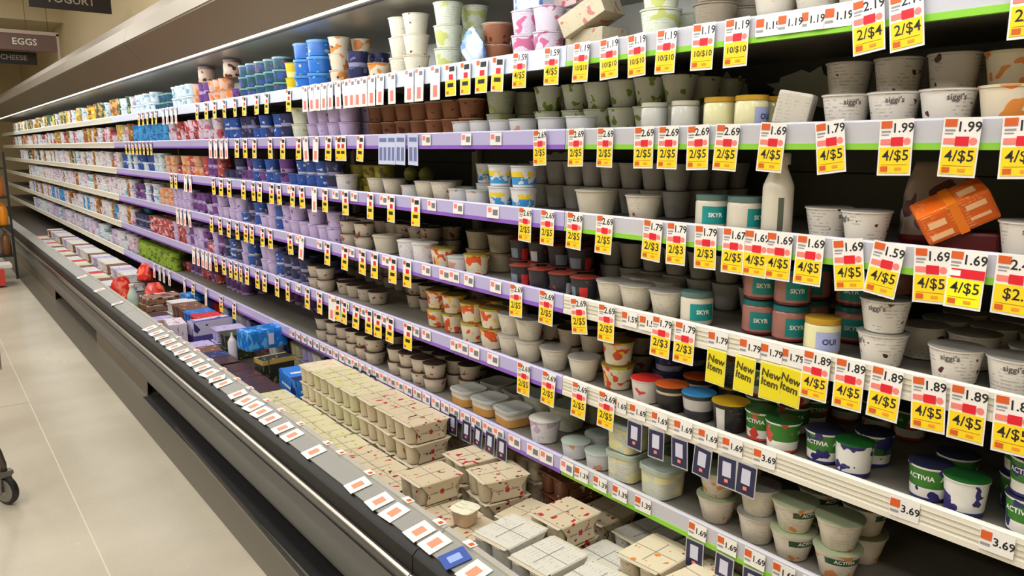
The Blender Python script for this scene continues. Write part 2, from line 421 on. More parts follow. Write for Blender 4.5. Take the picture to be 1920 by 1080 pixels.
def place_tag(key, maker, s, px, label, group, dz=0, lean=None, z=None, X=None, name=None):
    Z = (ZB[s] + .056 if z is None else z) + dz; Xp = (XL - (.0016 if key in ('labf', 'lab') or key[0] == 'lab' else .005) if X is None else X)
    y = y_at(px, Xp, Z - .05)
    if key not in PROTO:
        o = maker(); PROTO[key] = o
    else: o = dup(PROTO[key], (0, 0, 0))
    o.location = (Xp, y, Z)
    if lean is None: lean = random.gauss(0, .035)
    o.rotation_euler = (random.uniform(-.06, .0), lean, -PI / 2 + random.gauss(0, .03))
    if name: o.name = name
    o['label'] = tag_label(label, s); o['group'] = group
    return o
# (near tags read in the photograph; offer, price)
NEAR = {
 1: [(1935, '2/$4', '2.19'), (1694, '2/$4', '2.19'), (1623, '2/$4', '2.19'), (1381, '10/$10', '1.19'), (1319, '10/$10', '1.19'), (1250, '10/$10', '1.19'), (1193, '10/$10', '1.19'), (1141, '10/$10', '1.19'), (1091, '10/$10', '1.19'), (1035, '4/$5', '1.59'), (975, '4/$5', '1.59')],
 2: [(1915, '4/$5', '1.99'), (1801, '4/$5', '1.99'), (1678, '4/$5', '1.99'), (1552, '4/$5', '1.79'), (1449, '4/$5', '1.69'), (1364, '2/$5', '2.69'), (1308, '2/$5', '2.69'), (1253, '2/$5', '2.69'), (1207, '2/$5', '2.69'), (1135, '2/$5', '2.69'), (1080, '2/$5', '2.69'), (1012, '2/$5', '2.69')],
 3: [(1902, '$2.', '2.49'), (1812, '4/$5', '1.69'), (1743, '4/$5', '1.69'), (1665, '4/$5', '1.59'), (1585, '4/$5', '1.69'), (1518, '4/$5', '1.69'), (1460, '4/$5', '1.69'), (1418, '4/$5', '1.69'), (1375, '2/$5', '1.67'), (1322, '2/$3', '1.79'), (1268, '2/$3', '1.79'), (1224, '2/$3', '1.79'), (1134, '2/$5', '2.69'), (1078, '2/$5', '2.69'), (1027, '2/$5', '2.69'), (985, '2/$5', '2.69')],
 4: [(1897, '4/$5', '1.89'), (1813, '4/$5', '1.89'), (1737, '4/$5', '1.89'), (1661, '4/$5', '1.89'), (1592, '4/$5', '1.89'), (1530, '4/$5', '1.89'), (1284, '2/$3', '1.79'), (1241, '2/$3', '1.79'), (1137, '2/$5', '2.69'), (1083, '2/$5', '2.69'), (1025, '2/$5', '2.69'), (968, '2/$5', '2.69')],
 5: [(1138, '2/$5', '2.69'), (1087, '2/$5', '2.69'), (1030, '2/$5', '2.69'), (982, '2/$5', '2.69')],
}
for s, L_ in NEAR.items():
    for (px, off, pr) in L_:
        br = (s == 3 and px == 1812)
        lab = f'yellow {off} sale tag' if not br else 'bright yellow 4/$5 sale tag'
        place_tag(('sale', off, pr, br), lambda: make_sale(pr, off, True, br), s, px, lab, 'yellow sale tags along the shelf rails', lean=-.14 if (s, px) in ((2, 1552), (4, 1083), (3, 1585), (1, 1623), (1, 1694)) else .12 if (s, px) == (3, 1665) else None)
FAR = {
 1: [935, 904, 873, 845, 542, 501, 482, 459, 441, 421, 403, 387, 370, 293, 285, 277, 268, 261],
 2: [677, 643, 635, 617, 561, 531, 507, 478, 460, 445, 284, 277, 270, 263, 256, 249, 243, 237],
 3: [780, 734, 695, 648, 610, 566, 550, 523, 510, 488, 475, 457, 430, 415, 400, 330, 322],
 4: [764, 737, 703, 680, 648, 615, 544, 507, 493, 473, 462, 445, 430, 413, 397],
 5: [766, 732, 709, 692, 669, 646, 633, 600, 577, 540, 520, 497, 483, 464, 452, 443, 433, 420, 405],
 6: [440, 415, 363],
}
for s, L_ in FAR.items():
    for px in L_:
        place_tag('far', make_sale_far, s, px, 'small yellow and white sale tag', 'yellow sale tags along the shelf rails', dz=-.004)
def make_white_tag():
    me = boxes('wt', [(-.03, .03, -.001, 0, -.115, 0, 0), (-.012, .014, -.0016, 0, -.105, -.066, 1), (-.026, -.008, -.0015, 0, -.016, -.004, 1), (.0, .022, -.0015, 0, -.026, -.012, 2)], [white, pink, mat('grey_ink', (120, 120, 130), .6)])
    r = add('coupon_tag', me); r['category'] = 'coupon tag'; return r
for s, L_ in {1: [817, 787, 768, 735, 714, 697, 682, 671, 660, 648, 634, 620, 608, 596, 584, 572, 330, 322, 314, 306], 2: [593, 573, 425, 415, 405, 395], 3: [590, 357, 349], 4: [567, 355, 347, 340, 333], 5: [623, 395, 388, 381, 372, 364], 6: [387, 346, 318, 308, 300, 290]}.items():
    for px in L_: place_tag('white', make_white_tag, s, px, 'white hanging tag with red print', 'white coupon tags along the shelf rails')
def make_block_tag(m1=navy, m2=palecard, h=.078):
    r = add('info_tag', card('it', .054, h, 0, mat('silver_frame', (205, 205, 210), .3, .4))); r['category'] = 'info tag'
    add('dark_panel', card('dp', .048, h - .008, -.004, m1, y=-.001), r)
    add('pale_panel', card('pp', .024, .036, -.014, m2, y=-.0018), r)
    add('small_mark', card('sm', .010, .008, -.056, pink, y=-.0018), r)
    return r
for px in (1400, 1363, 1318, 1273, 1230, 1190):
    place_tag('block', make_block_tag, 5, px, 'navy information tag in a pale frame', 'navy framed tags under the shelf rails', dz=-.052)
for px in (1515, 1462, 1410, 1358, 1302):
    place_tag('block', make_block_tag, 6, px, 'navy information tag in a pale frame', 'navy framed tags under the shelf rails', dz=-.05)
for px in (942, 920, 898, 876, 850, 700, 683, 668):
    place_tag('block', make_block_tag, 6, px, 'small dark information tag in a pale frame', 'navy framed tags under the shelf rails', dz=-.03)
def make_blue_tag():
    me = boxes('bt', [(-.034, .034, -.001, 0, -.115, 0, 0), (-.026, -.004, -.0016, 0, -.1, -.05, 1), (.006, .026, -.0016, 0, -.1, -.05, 1), (-.026, .026, -.0016, 0, -.03, -.015, 1)], [mat('pale_blue_card', (200, 208, 238), .5), mat('slate_print', (110, 120, 170), .6)])
    r = add('info_tag', me); r['category'] = 'info tag'; return r
for px in (775, 752, 735, 719): place_tag('bluew', make_blue_tag, 2, px, 'pale blue hanging tag with slate print', 'pale blue hanging tags')
def make_new():
    r = add('new_item_tag', card('nt', .055, .085, 0, mat('pale_yellow_edge', (240, 236, 150), .5))); r['category'] = 'new-item tag'
    add('yellow_panel', card('ny', .050, .078, -.003, mat('new_yellow', (232, 216, 24), .5), y=-.001), r)
    add('lettering', text_mesh('New\nItem', .024, mat('olive_ink', (70, 62, 10), .6), .0006), r, (0, -.0024, -.036), (0, .1, 0))
    return r
for px in (1483, 1445, 1397, 1343): place_tag('new', make_new, 4, px, 'yellow New Item tag', 'yellow new item tags', dz=-.048)
# small price labels that sit flat on the channel
def make_lab(price):
    r = add('price_label', card('pl', .056, .040, 0, white)); r['category'] = 'price label'
    add('logo_block', card('lb', .018, .016, -.004, orange, y=-.001, x=-.0175), r)
    add('fine_print', boxes('fp', [(-.026, -.010, -.0013, -.0009, -.031, -.026)], [mat('grey_print', (150, 148, 150), .6)]), r)
    add('price_text', text_mesh(price, .021, ink, .0004), r, (.0115, -.0012, -.02))
    return r
def make_lab_far():
    r = add('price_label', boxes('plf', [(-.03, .03, -.001, 0, -.038, 0, 0), (-.025, -.007, -.0015, 0, -.02, -.005, 1), (.0, .024, -.0015, 0, -.028, -.010, 2)], [white, pink, mat('grey_ink', (120, 120, 130), .6)])); r['category'] = 'price label'; return r
LAB = {1: [(1570, '1.19'), (1521, '1.19'), (1480, '1.19'), (1438, '1.19')],
       4: [(1483, '1.79'), (1445, '1.79'), (1405, '1.79'), (1345, '1.79'), (1215, '1.59'), (1180, '1.59')],
       5: [(1866, '3.69'), (1693, '3.69'), (1432, '3.69'), (1372, '1.69'), (1326, '1.69'), (1280, '1.69'), (1236, '1.69'), (1195, '1.69'), (1160, '1.69')],
       6: [(1525, '1.69'), (1468, '1.69'), (1414, '1.69'), (1362, '1.69'), (1307, '1.69'), (1205, '1.39'), (1162, '1.39'), (1125, '1.39'), (1090, '1.39')]}
for s, L_ in LAB.items():
    for px, pr in L_: place_tag(('lab', pr), lambda: make_lab(pr), s, px, f'white {pr} price label with orange block', 'white price labels on the rails', dz=-.006, lean=0)
for s, L_ in {2: [930, 875, 800], 3: [925, 860, 810, 720, 665, 630, 590, 545], 4: [930, 925 - 45, 852, 834, 800, 725, 660, 600, 560], 5: [925, 890, 868, 855, 800, 780, 720, 680, 650, 600, 560],
              6: [1063, 1025, 1000, 965, 935, 915, 893, 873, 853, 835, 818, 800, 783, 766, 750, 735, 720, 706, 692, 679, 666, 654, 642, 630, 618, 606, 594, 582, 571, 560, 549]}.items():
    for px in L_: place_tag('labf', make_lab_far, s, px, 'small white price label with pink print', 'white price labels on the rails', dz=-.006, lean=0)
# cards lying on the sloping front rail
def make_rail_card(m=None):
    r = add('rail_card', boxes('rc', [(-.036, .036, -.034, .034, 0, .0012)], [m or white])); r['category'] = 'price card'
    add('printed_mark', boxes('pm', [(-.018, .018, -.016, .014, .0012, .0018)], [mat('salmon_print', (226, 150, 116), .6)] if m is None else [mat('pale_blue_print', (150, 175, 230), .5)]), r)
    return r
cards = [(880, 1078, 0), (833, 1055, 1), (797, 1026, 0), (770, 1003, 0), (723, 967, 0), (697, 945, 0), (655, 915, 0), (573, 852, 0), (527, 822, 0), (510, 808, 0), (489, 790, 0), (473, 777, 0), (458, 766, 0), (444, 755, 0), (430, 743, 0), (407, 722, 0), (396, 713, 0), (382, 702, 0), (370, 692, 0), (358, 682, 0), (345, 671, 0), (332, 662, 0), (318, 652, 0), (307, 643, 0), (296, 634, 0), (285, 626, 0), (275, 617, 0), (215, 570, 0), (180, 545, 0), (150, 520, 0)]
for px, py, bl in cards:
    x, y = on_z(px, py, .468)
    x = max(.985, min(1.0, x)); k = 'railcard%d' % bl
    if k not in PROTO: o = PROTO[k] = make_rail_card(bluecard if bl else None)
    else: o = dup(PROTO[k], (0, 0, 0))
    o.location = (x, y, .4722 + (x - .995) * .23); o.rotation_euler = (0, -.225, random.gauss(0, .12))
    o['label'] = tag_label('blue framed price card lying' if bl else 'white price card lying', 7); o['group'] = 'price cards on the front rail'
for k in range(24):
    y = .35 + k * .19 + random.uniform(-.05, .05)
    if 'rlab' not in PROTO: o = PROTO['rlab'] = add('rail_label', boxes('rlb', [(-.012, .012, -.02, .02, 0, .001), (-.007, .007, -.014, 0, .001, .0014, 1)], [white, orange])); o['category'] = 'price label'
    else: o = dup(PROTO['rlab'], (0, 0, 0))
    o.location = (1.038, y, .4885); o['label'] = tag_label('tiny orange and white label stuck', 7); o['group'] = 'tiny labels on the front rail lip'

# ------------------------------------------------------------------ products
LOOK = {}
def look(key, name, desc, cat, shape, dims, body, lid, extra=None, pitch=None):
    LOOK[key] = dict(name=name, desc=desc, cat=cat, shape=shape, dims=dims, body=body, lid=lid, extra=extra, protos={}, n={})
def cup_mesh(rt, rb, h, m, mlid, with_lid=False, sq=None, wall=.0):
    prof = [(rb * .9, 0, 0), (rb, .003, 0), (rb + (rt - rb) * .5, h * .5, 0), (rt * .985, h * .90, 0), (rt * .985, h * .93, 0), (rt * 1.04, h * .945, 0), (rt * 1.045, h * .985, 0)]
    lid = [(rt * 1.0, h * .985, 0), (rt * 1.05, h * .988, 0), (rt * 1.05, h, 0), (rt * .97, h + .0008, 0)]
    if with_lid:
        return lathe('cup', prof + [(a, b, 1) for a, b, _ in lid[1:]], [m, mlid], squash=sq, seg=20)
    return lathe('cup', prof, [m], squash=sq), lathe('lid', lid, [mlid], squash=sq)
def jar_mesh(r, h, m, mlid, with_lid=False):
    prof = [(r * .8, 0, 0), (r * .95, .003, 0), (r, .010, 0), (r, h * .78, 0), (r * .93, h * .84, 0), (r * .9, h * .86, 0)]
    lid = [(r * .9, h * .85, 0), (r * .99, h * .855, 0), (r * .99, h * .985, 0), (r * .95, h, 0)]
    if with_lid: return lathe('jar', prof + [(a, b, 1) for a, b, _ in lid[1:]], [m, mlid], seg=20)
    return lathe('jar', prof, [m]), lathe('lid', lid, [mlid])
def tub_mesh(rt, rb, h, m, mlid, with_lid=False, sq=None):
    prof = [(rb * .92, 0, 0), (rb, .003, 0), (rt * .97, h * .8, 0), (rt * .97, h * .84, 0)]
    lid = [(rt * .97, h * .82, 0), (rt * 1.05, h * .83, 0), (rt * 1.05, h * .98, 0), (rt * 1.0, h, 0), (rt * .97, h * .985, 0)]
    if with_lid: return lathe('tub', prof + [(a, b, 1) for a, b, _ in lid[1:]], [m, mlid], squash=sq, seg=20)
    return lathe('tub', prof, [m], squash=sq), lathe('lid', lid, [mlid], squash=sq)
def proto(key, near):
    L_ = LOOK[key]
    if near in L_['protos']: return dup(L_['protos'][near], (0, 0, 0))
    sh, d = L_['shape'], L_['dims']
    f = {'cup': cup_mesh, 'jar': jar_mesh, 'tub': tub_mesh}.get(sh)
    if sh == 'sqtub': f = lambda *a: tub_mesh(*a, sq=5)
    if near:
        b, l = f(*d, L_['body'], L_['lid'], False) if sh != 'sqtub' else tub_mesh(*d, L_['body'], L_['lid'], False, 5)
        r = add(L_['name'], b); lo = add('lid', l, r)
        if L_['extra']: L_['extra'](r, d)
    else:
        me = f(*d, L_['body'], L_['lid'], True) if sh != 'sqtub' else tub_mesh(*d, L_['body'], L_['lid'], True, 5)
        r = add(L_['name'], me)
    r['category'] = L_['cat']
    L_['protos'][near] = r
    return r
def text_on(s, size, m, frac, ang=-PI / 2, name='lettering'):
    def go(r, d):
        rt, rb, h = d if len(d) == 3 else (d[0], d[0], d[1])
        rad = rb + (rt - rb) * frac
        add(name, wrap(text_mesh(s, size, m, .0003), rad, h * frac, ang, (rt - rb) / h), r)
    return go
def two(*fs):
    def go(r, d):
        for f in fs: f(r, d)
    return go
def label_patch(m, f0, f1, a0, a1, name='paper_label', text=None, tm=None, ts=.014):
    """a label wrapped round part of a cup or jar"""
    def go(r, d):
        rt, rb, h = d if len(d) == 3 else (d[0], d[0], d[1])
        V, F = [], []; n = 12
        for i in range(n + 1):
            a = a0 + (a1 - a0) * i / n
            for f in (f0, f1):
                R = rb + (rt - rb) * f + .0006
                V.append((R * math.cos(a), R * math.sin(a), h * f))
        for i in range(n): F.append((2 * i, 2 * i + 2, 2 * i + 3, 2 * i + 1))
        p = add(name, mesh(name, V, F, [m]), r)
        if text:
            rad = rb + (rt - rb) * (f0 + f1) / 2 + .0006
            add('lettering', wrap(text_mesh(text, ts, tm or wink, .0004), rad, h * (f0 + f1) / 2, (a0 + a1) / 2, (rt - rb) / h), p)
    return go
lidw = mat('lid_white', (226, 224, 218), .35); lidg = mat('lid_foil_grey', (168, 166, 160), .3, .3)
siggi = pmat('skyr_cup', (224, 220, 214), lines=(110, 106, 106), blot=((84, 34, 42), 3.6, .70))
look('skyr', 'skyr_cup', 'white yogurt cup with dark fruit', 'yogurt cup', 'cup', (.047, .036, .068), siggi, lidg, two(text_on("siggi's", .015, mat('slate_ink', (92, 88, 92), .6), .76, -PI * .62), text_on("siggi's", .015, mat('slate_ink', (92, 88, 92), .6), .76, PI * .42)))
look('skyr_shaded', 'shaded_skyr_cup', 'shade-toned white cup with fine print', 'yogurt cup', 'cup', (.047, .038, .070), pmat('skyr_shade_print', (196, 190, 182), lines=(96, 90, 90), blot=((60, 22, 24), 2.2, .70)), lidg)  # darker copy of the white skyr cup, back-row shade put into its colour
act = lambda nm, fruit: pmat(nm, (232, 232, 226), [(.40, .93, (54, 120, 40)), (0, .12, fruit)], blot=(fruit, 2.2, .60))
AT = two(text_on('ACTIVIA', .0135, wink, .68, -PI * .5), text_on('ACTIVIA', .0135, wink, .68, PI * .97))
look('blue', 'blueberry_yogurt_cup', 'green and white blueberry yogurt cup', 'yogurt cup', 'cup', (.0385, .033, .072), act('act_blue', (48, 44, 110)), mat('lid_darkblue', (40, 42, 70), .35), AT)
look('blueg', 'blueberry_yogurt_cup', 'green-lidded white blueberry yogurt cup', 'yogurt cup', 'cup', (.0385, .033, .072), pmat('act_back', (226, 226, 222), [(0, .16, (48, 44, 120))], blot=((50, 44, 110), 2.5, .6)), mat('lid_green', (30, 92, 40), .35))
look('straw', 'strawberry_yogurt_cup', 'green and red strawberry yogurt cup', 'yogurt cup', 'cup', (.0385, .033, .072), act('act_straw', (206, 70, 60)), mat('lid_green', (30, 92, 40), .35), AT)
look('peach', 'peach_yogurt_cup', 'cream peach yogurt cup with green lid', 'yogurt cup', 'cup', (.050, .034, .068), pmat('act_peach', (214, 206, 190), [(.62, .86, (40, 78, 44), .55, .85)], blot=((214, 140, 76), 2.4, .64), lines=(150, 142, 136)), mat('lid_peach', (150, 160, 130), .35), text_on('ACTIVIA', .012, wink, .74, -PI * .6))
look('cream', 'cream_yogurt_cup', 'cream white plain yogurt cup', 'yogurt cup', 'cup', (.047, .034, .07), pmat('cream_cup', (212, 206, 192), lines=(160, 152, 146), blot=((178, 60, 56), 2.5, .74)), lidg)
tealg = pmat('teal_jar', (206, 196, 178), [(.22, .72, (14, 140, 140), .30, .86)], rough=.2)
look('teal', 'teal_label_jar', 'glass yogurt jar with teal label', 'yogurt jar', 'jar', (.040, .082), pmat('jar_milk', (212, 206, 190), rough=.15), mat('lid_tealgrey', (96, 128, 124), .35, .2), two(label_patch(mat('teal_label', (16, 146, 146), .45), .18, .68, -PI * .95, -PI * .45, text='SKYR'), label_patch(mat('teal_label', (16, 146, 146), .45), .18, .68, PI * .1, PI * .5)))
look('tealp', 'pink_jar', 'pink yogurt jar with teal label', 'yogurt jar', 'jar', (.040, .082), pmat('jar_pink', (186, 128, 120), [(0, .12, (120, 40, 44))], rough=.15), mat('lid_teal', (30, 116, 120), .35), two(label_patch(mat('teal_label', (16, 146, 146), .45), .18, .68, -PI * .95, -PI * .55, text='SKYR'), label_patch(mat('teal_label', (16, 146, 146), .45), .18, .68, PI * .1, PI * .5)))
look('gold', 'gold_lid_jar', 'cream yogurt jar with gold lid', 'yogurt jar', 'jar', (.037, .078), pmat('jar_cream', (222, 218, 172), rough=.15), mat('lid_gold', (206, 160, 50), .3, .3), label_patch(mat('lavender_label', (168, 176, 220), .5), .12, .66, -PI * 1.02, -PI * .55, text='OUI', tm=mat('navy_ink', (50, 56, 120), .5), ts=.017))
look('clearj', 'pale_label_jar', 'clear yogurt jar with pale blue label', 'yogurt jar', 'jar', (.034, .074), pmat('jar_clear', (196, 196, 190), [(.1, .72, (178, 186, 216), .2, .7)], rough=.15), mat('lid_clear', (190, 188, 170), .35))
look('greenst', 'green_print_cup', 'grey-white cup with green leaf print', 'yogurt cup', 'cup', (.046, .033, .074), pmat('green_cup', (206, 210, 196), blot=((118, 142, 44), 2.4, .62)), mat('lid_dgrey', (92, 92, 86), .4))
look('greyst', 'slate_grey_cup', 'plain slate-grey yogurt cup', 'yogurt cup', 'cup', (.040, .029, .074), pmat('slate_cup', (172, 172, 172), rough=.4), mat('lid_dgrey', (92, 92, 86), .4))
look('bc', 'white_blue_yellow_cup', 'white cup with blue-yellow label', 'yogurt cup', 'cup', (.043, .036, .068), pmat('bc_cup', (216, 220, 228), [(.14, .5, (60, 150, 215)), (.5, .74, (238, 206, 40))], blot=((220, 222, 230), 3.2, .55)), mat('lid_pale', (196, 198, 204), .35))
look('brown', 'chocolate_pudding_cup', 'brown dessert cup with cream rim', 'dessert cup', 'cup', (.050, .040, .066), pmat('brown_cup', (150, 96, 68), [(.92, 1, (196, 168, 140))], blot=((96, 44, 30), 2.2, .66)), mat('lid_tan', (170, 138, 110), .4))
look('orangec', 'orange_print_cup', 'cream cup with orange fruit print', 'yogurt cup', 'cup', (.046, .036, .068), pmat('orange_cup', (226, 214, 190), blot=((226, 140, 60), 1.9, .54), blot2=((110, 50, 34), 3, .72)), mat('lid_cream', (216, 204, 176), .4))
look('whiter', 'cream_cherry_cup', 'cream cup with dark cherry spots', 'yogurt cup', 'cup', (.048, .037, .072), pmat('cherry_cup', (228, 224, 206), blot=((130, 50, 36), 3.4, .70), lines=(200, 190, 170)), mat('lid_cream', (216, 204, 176), .4))
look('greenw', 'pale_green_cup', 'pale green and white yogurt cup', 'yogurt cup', 'cup', (.050, .040, .075), pmat('pgreen_cup', (218, 226, 206), blot=((196, 204, 120), 2, .6), lines=(170, 180, 160)), mat('lid_cream', (216, 204, 176), .4))
look('yellow', 'yellow_yogurt_cup', 'bright yellow yogurt cup', 'yogurt cup', 'cup', (.044, .036, .07), pmat('yellow_cup', (226, 200, 40), [(0, .4, (236, 230, 150))]), mat('lid_yellow', (190, 170, 40), .4))
look('yg', 'yellow_green_tub', 'mustard yellow yogurt tub', 'yogurt tub', 'tub', (.046, .042, .058), pmat('yg_tub', (168, 160, 60), blot=((110, 100, 40), 2, .6)), mat('lid_yg', (150, 148, 60), .4))
look('lav', 'lavender_yogurt_cup', 'lavender yogurt cup', 'yogurt cup', 'cup', (.046, .037, .07), pmat('lav_cup', (196, 180, 222), lines=(150, 130, 190), blot=((120, 90, 160), 2.2, .68)), mat('lid_lav', (200, 186, 226), .35))
look('pinkw', 'pink_white_cup', 'white cup with pink print', 'yogurt cup', 'cup', (.046, .037, .07), pmat('pinkw_cup', (220, 208, 224), blot=((206, 110, 150), 2.3, .58), lines=(160, 150, 190)), lidw)
look('purple', 'purple_yogurt_cup', 'dark purple yogurt cup', 'yogurt cup', 'cup', (.043, .036, .066), pmat('purple_cup', (110, 66, 140), [(.0, .3, (180, 160, 210))], blot=((60, 30, 80), 2.2, .6)), mat('lid_purple', (150, 110, 170), .4))
look('royal', 'blue_yogurt_cup', 'royal blue yogurt cup', 'yogurt cup', 'cup', (.045, .037, .064), pmat('royal_cup', (44, 84, 170), [(.0, .2, (200, 204, 226))], blot=((210, 216, 236), 3, .66)), mat('lid_royal', (90, 120, 180), .35))
look('dkblue', 'navy_yogurt_cup', 'navy yogurt cup with dark lid', 'yogurt cup', 'cup', (.045, .037, .064), pmat('navy_cup', (38, 42, 86), [(.0, .3, (150, 150, 190))], blot=((120, 120, 160), 2.6, .64)), mat('lid_navy', (46, 44, 60), .35))
look('tubblue', 'bright_blue_tub', 'bright blue spread tub', 'spread tub', 'tub', (.062, .056, .072), pmat('tub_blue', (30, 110, 200), blot=((214, 200, 130), 2.2, .66), blot2=((120, 190, 236), 3, .66)), mat('lid_bluelight', (70, 150, 215), .3))
look('teald', 'dark_teal_tub', 'dark teal spread tub', 'spread tub', 'tub', (.052, .046, .06), pmat('tub_teal', (30, 84, 96), blot=((60, 80, 170), 2.2, .56), blot2=((150, 60, 120), 2.6, .66)), mat('lid_tealp', (110, 160, 160), .3))
look('paleb', 'pale_blue_tub', 'pale blue spread tub', 'spread tub', 'tub', (.052, .046, .075), pmat('tub_pale', (206, 220, 232), blot=((120, 170, 190), 2.2, .6)), mat('lid_palew', (214, 222, 228), .3))
look('head', 'brown_top_jar', 'beige snack jar with brown lid', 'snack jar', 'jar', (.052, .10), pmat('jar_beige', (206, 176, 150), blot=((70, 40, 40), 2.4, .62)), mat('lid_mauve', (110, 84, 90), .4))
look('orangp', 'peach_print_cup', 'peach and white yogurt cup', 'yogurt cup', 'cup', (.046, .038, .068), pmat('peachp_cup', (214, 176, 156), blot=((226, 130, 60), 2, .55)), mat('lid_tan', (170, 138, 110), .4))
look('redp', 'red_print_cup', 'red and pink yogurt cup', 'yogurt cup', 'cup', (.046, .038, .068), pmat('redp_cup', (186, 76, 76), blot=((236, 180, 190), 2.4, .56), blot2=((90, 40, 70), 2.2, .62)), mat('lid_rose', (160, 110, 110), .4))
look('darkl', 'brown_lid_cup', 'white cup with dark brown lid', 'yogurt cup', 'cup', (.045, .036, .056), pmat('darkl_cup', (196, 186, 172), blot=((150, 70, 66), 2.4, .66), lines=(150, 140, 130)), mat('lid_brown', (62, 48, 42), .4))
look('blkred', 'black_red_cup', 'black cup with red lid rim', 'yogurt cup', 'cup', (.042, .034, .064), pmat('blkred_cup', (44, 44, 52), [(.08, .6, (116, 130, 150), .45, .62), (.0, .6, (206, 50, 50), .68, .78), (.08, .6, (190, 190, 196), .1, .22)], blot=((150, 40, 44), 2.2, .7)), mat('lid_redbrown', (150, 62, 46), .35))
look('blkor', 'black_orange_cup', 'black cup with orange lid', 'yogurt cup', 'cup', (.042, .034, .070), pmat('blkor_cup', (40, 36, 36), [(.7, .8, (190, 180, 150))], blot=((150, 60, 64), 2.2, .66)), mat('lid_orange', (214, 98, 40), .35))
look('blkbl', 'black_blue_cup', 'silver cup with blue lid', 'yogurt cup', 'cup', (.042, .034, .070), pmat('blkbl_cup', (60, 60, 64), [(.42, .84, (186, 182, 180))]), mat('lid_skyblue', (60, 140, 200), .35))
look('blkye', 'black_yellow_cup', 'black cup with yellow lid', 'yogurt cup', 'cup', (.044, .036, .072), pmat('blkye_cup', (34, 34, 36), [(.1, .85, (210, 208, 204), .42, .52)], lines=(120, 120, 116)), mat('lid_amber', (214, 170, 40), .35))
look('redw', 'red_white_cup', 'white cup with red lid', 'yogurt cup', 'cup', (.042, .034, .066), pmat('redw_cup', (214, 208, 200), blot=((200, 60, 60), 2.4, .64)), mat('lid_red', (200, 44, 40), .35))
look('tan', 'tan_yogurt_cup', 'tan plain yogurt cup', 'yogurt cup', 'cup', (.050, .04, .066), pmat('tan_cup', (150, 140, 122), lines=(120, 112, 100)), mat('lid_tan2', (120, 104, 84), .4))
look('multi', 'orange_red_print_cup', 'white cup with orange and red print', 'yogurt cup', 'cup', (.046, .036, .07), pmat('multi_cup', (220, 212, 190), [(.9, 1, (190, 196, 70))], blot=((214, 80, 30), 2.2, .54), blot2=((236, 190, 60), 3, .64)), mat('lid_olive', (130, 110, 40), .4))
look('dip', 'orange_fruit_tub', 'clear-lidded tub of orange fruit', 'fruit tub', 'sqtub', (.055, .050, .060), pmat('dip_tub', (200, 150, 80), [(.62, 1, (208, 206, 196))]), mat('lid_clearsilver', (178, 180, 176), .2))
look('sq', 'square_cheese_tub', 'square white and green cheese tub', 'cheese tub', 'sqtub', (.050, .045, .085), pmat('sq_tub', (206, 210, 196), blot=((226, 220, 170), 2, .55), lines=(150, 156, 140)), mat('lid_palegrn', (176, 190, 180), .3))
look('low', 'low_clear_cup', 'low clear-white dessert cup', 'dessert cup', 'cup', (.044, .038, .05), pmat('low_cup', (206, 208, 214), blot=((206, 150, 120), 2.2, .66)), mat('lid_palegrn', (176, 190, 180), .3))
look('wide', 'wide_white_cup', 'wide off-white plain yogurt cup', 'yogurt cup', 'cup', (.060, .046, .075), pmat('wide_cup', (206, 200, 184)), mat('lid_palew2', (190, 186, 172), .35))
look('lime', 'lime_yogurt_cup', 'lime green yogurt cup', 'yogurt cup', 'cup', (.046, .038, .068), pmat('lime_cup', (150, 180, 60), blot=((90, 120, 30), 2, .55)), mat('lid_lime', (140, 170, 60), .4))
look('skyblue', 'sky_blue_cup', 'sky blue yogurt cup', 'yogurt cup', 'cup', (.046, .038, .07), pmat('sky_cup', (70, 160, 220), blot=((30, 110, 190), 2.2, .55)), mat('lid_skyp', (150, 200, 230), .35))
look('mixw', 'white_cheese_cup', 'white cheese cup', 'cheese cup', 'cup', (.05, .042, .075), pmat('mix_cup', (222, 220, 222), blot=((190, 170, 200), 2.2, .6), lines=(170, 170, 190)), lidw)
look('mixt', 'white_snack_tub', 'white and pale violet snack tub', 'snack tub', 'tub', (.052, .047, .08), pmat('mixt_tub', (214, 212, 222), blot=((150, 150, 200), 2.6, .6), blot2=((90, 80, 80), 3, .68)), mat('lid_greyviolet', (190, 186, 204), .35))
look('mixg', 'striped_cheese_cup', 'cream and amber cheese cup', 'cheese cup', 'cup', (.05, .042, .08), pmat('mixg_cup', (214, 200, 140), blot=((196, 150, 60), 2.2, .5), blot2=((90, 110, 60), 2.8, .62)), mat('lid_cream', (216, 204, 176), .4))
look('dgreen', 'green_bottom_cup', 'dark green dip cup', 'dip cup', 'cup', (.05, .042, .08), pmat('dg_cup', (60, 90, 66), blot=((170, 180, 150), 2.2, .58)), mat('lid_dg', (70, 80, 74), .4))
look('amber', 'amber_dip_cup', 'amber brown dip cup', 'dip cup', 'cup', (.05, .042, .08), pmat('am_cup', (150, 100, 60), blot=((220, 170, 90), 2.2, .55)), mat('lid_tan', (170, 138, 110), .4))

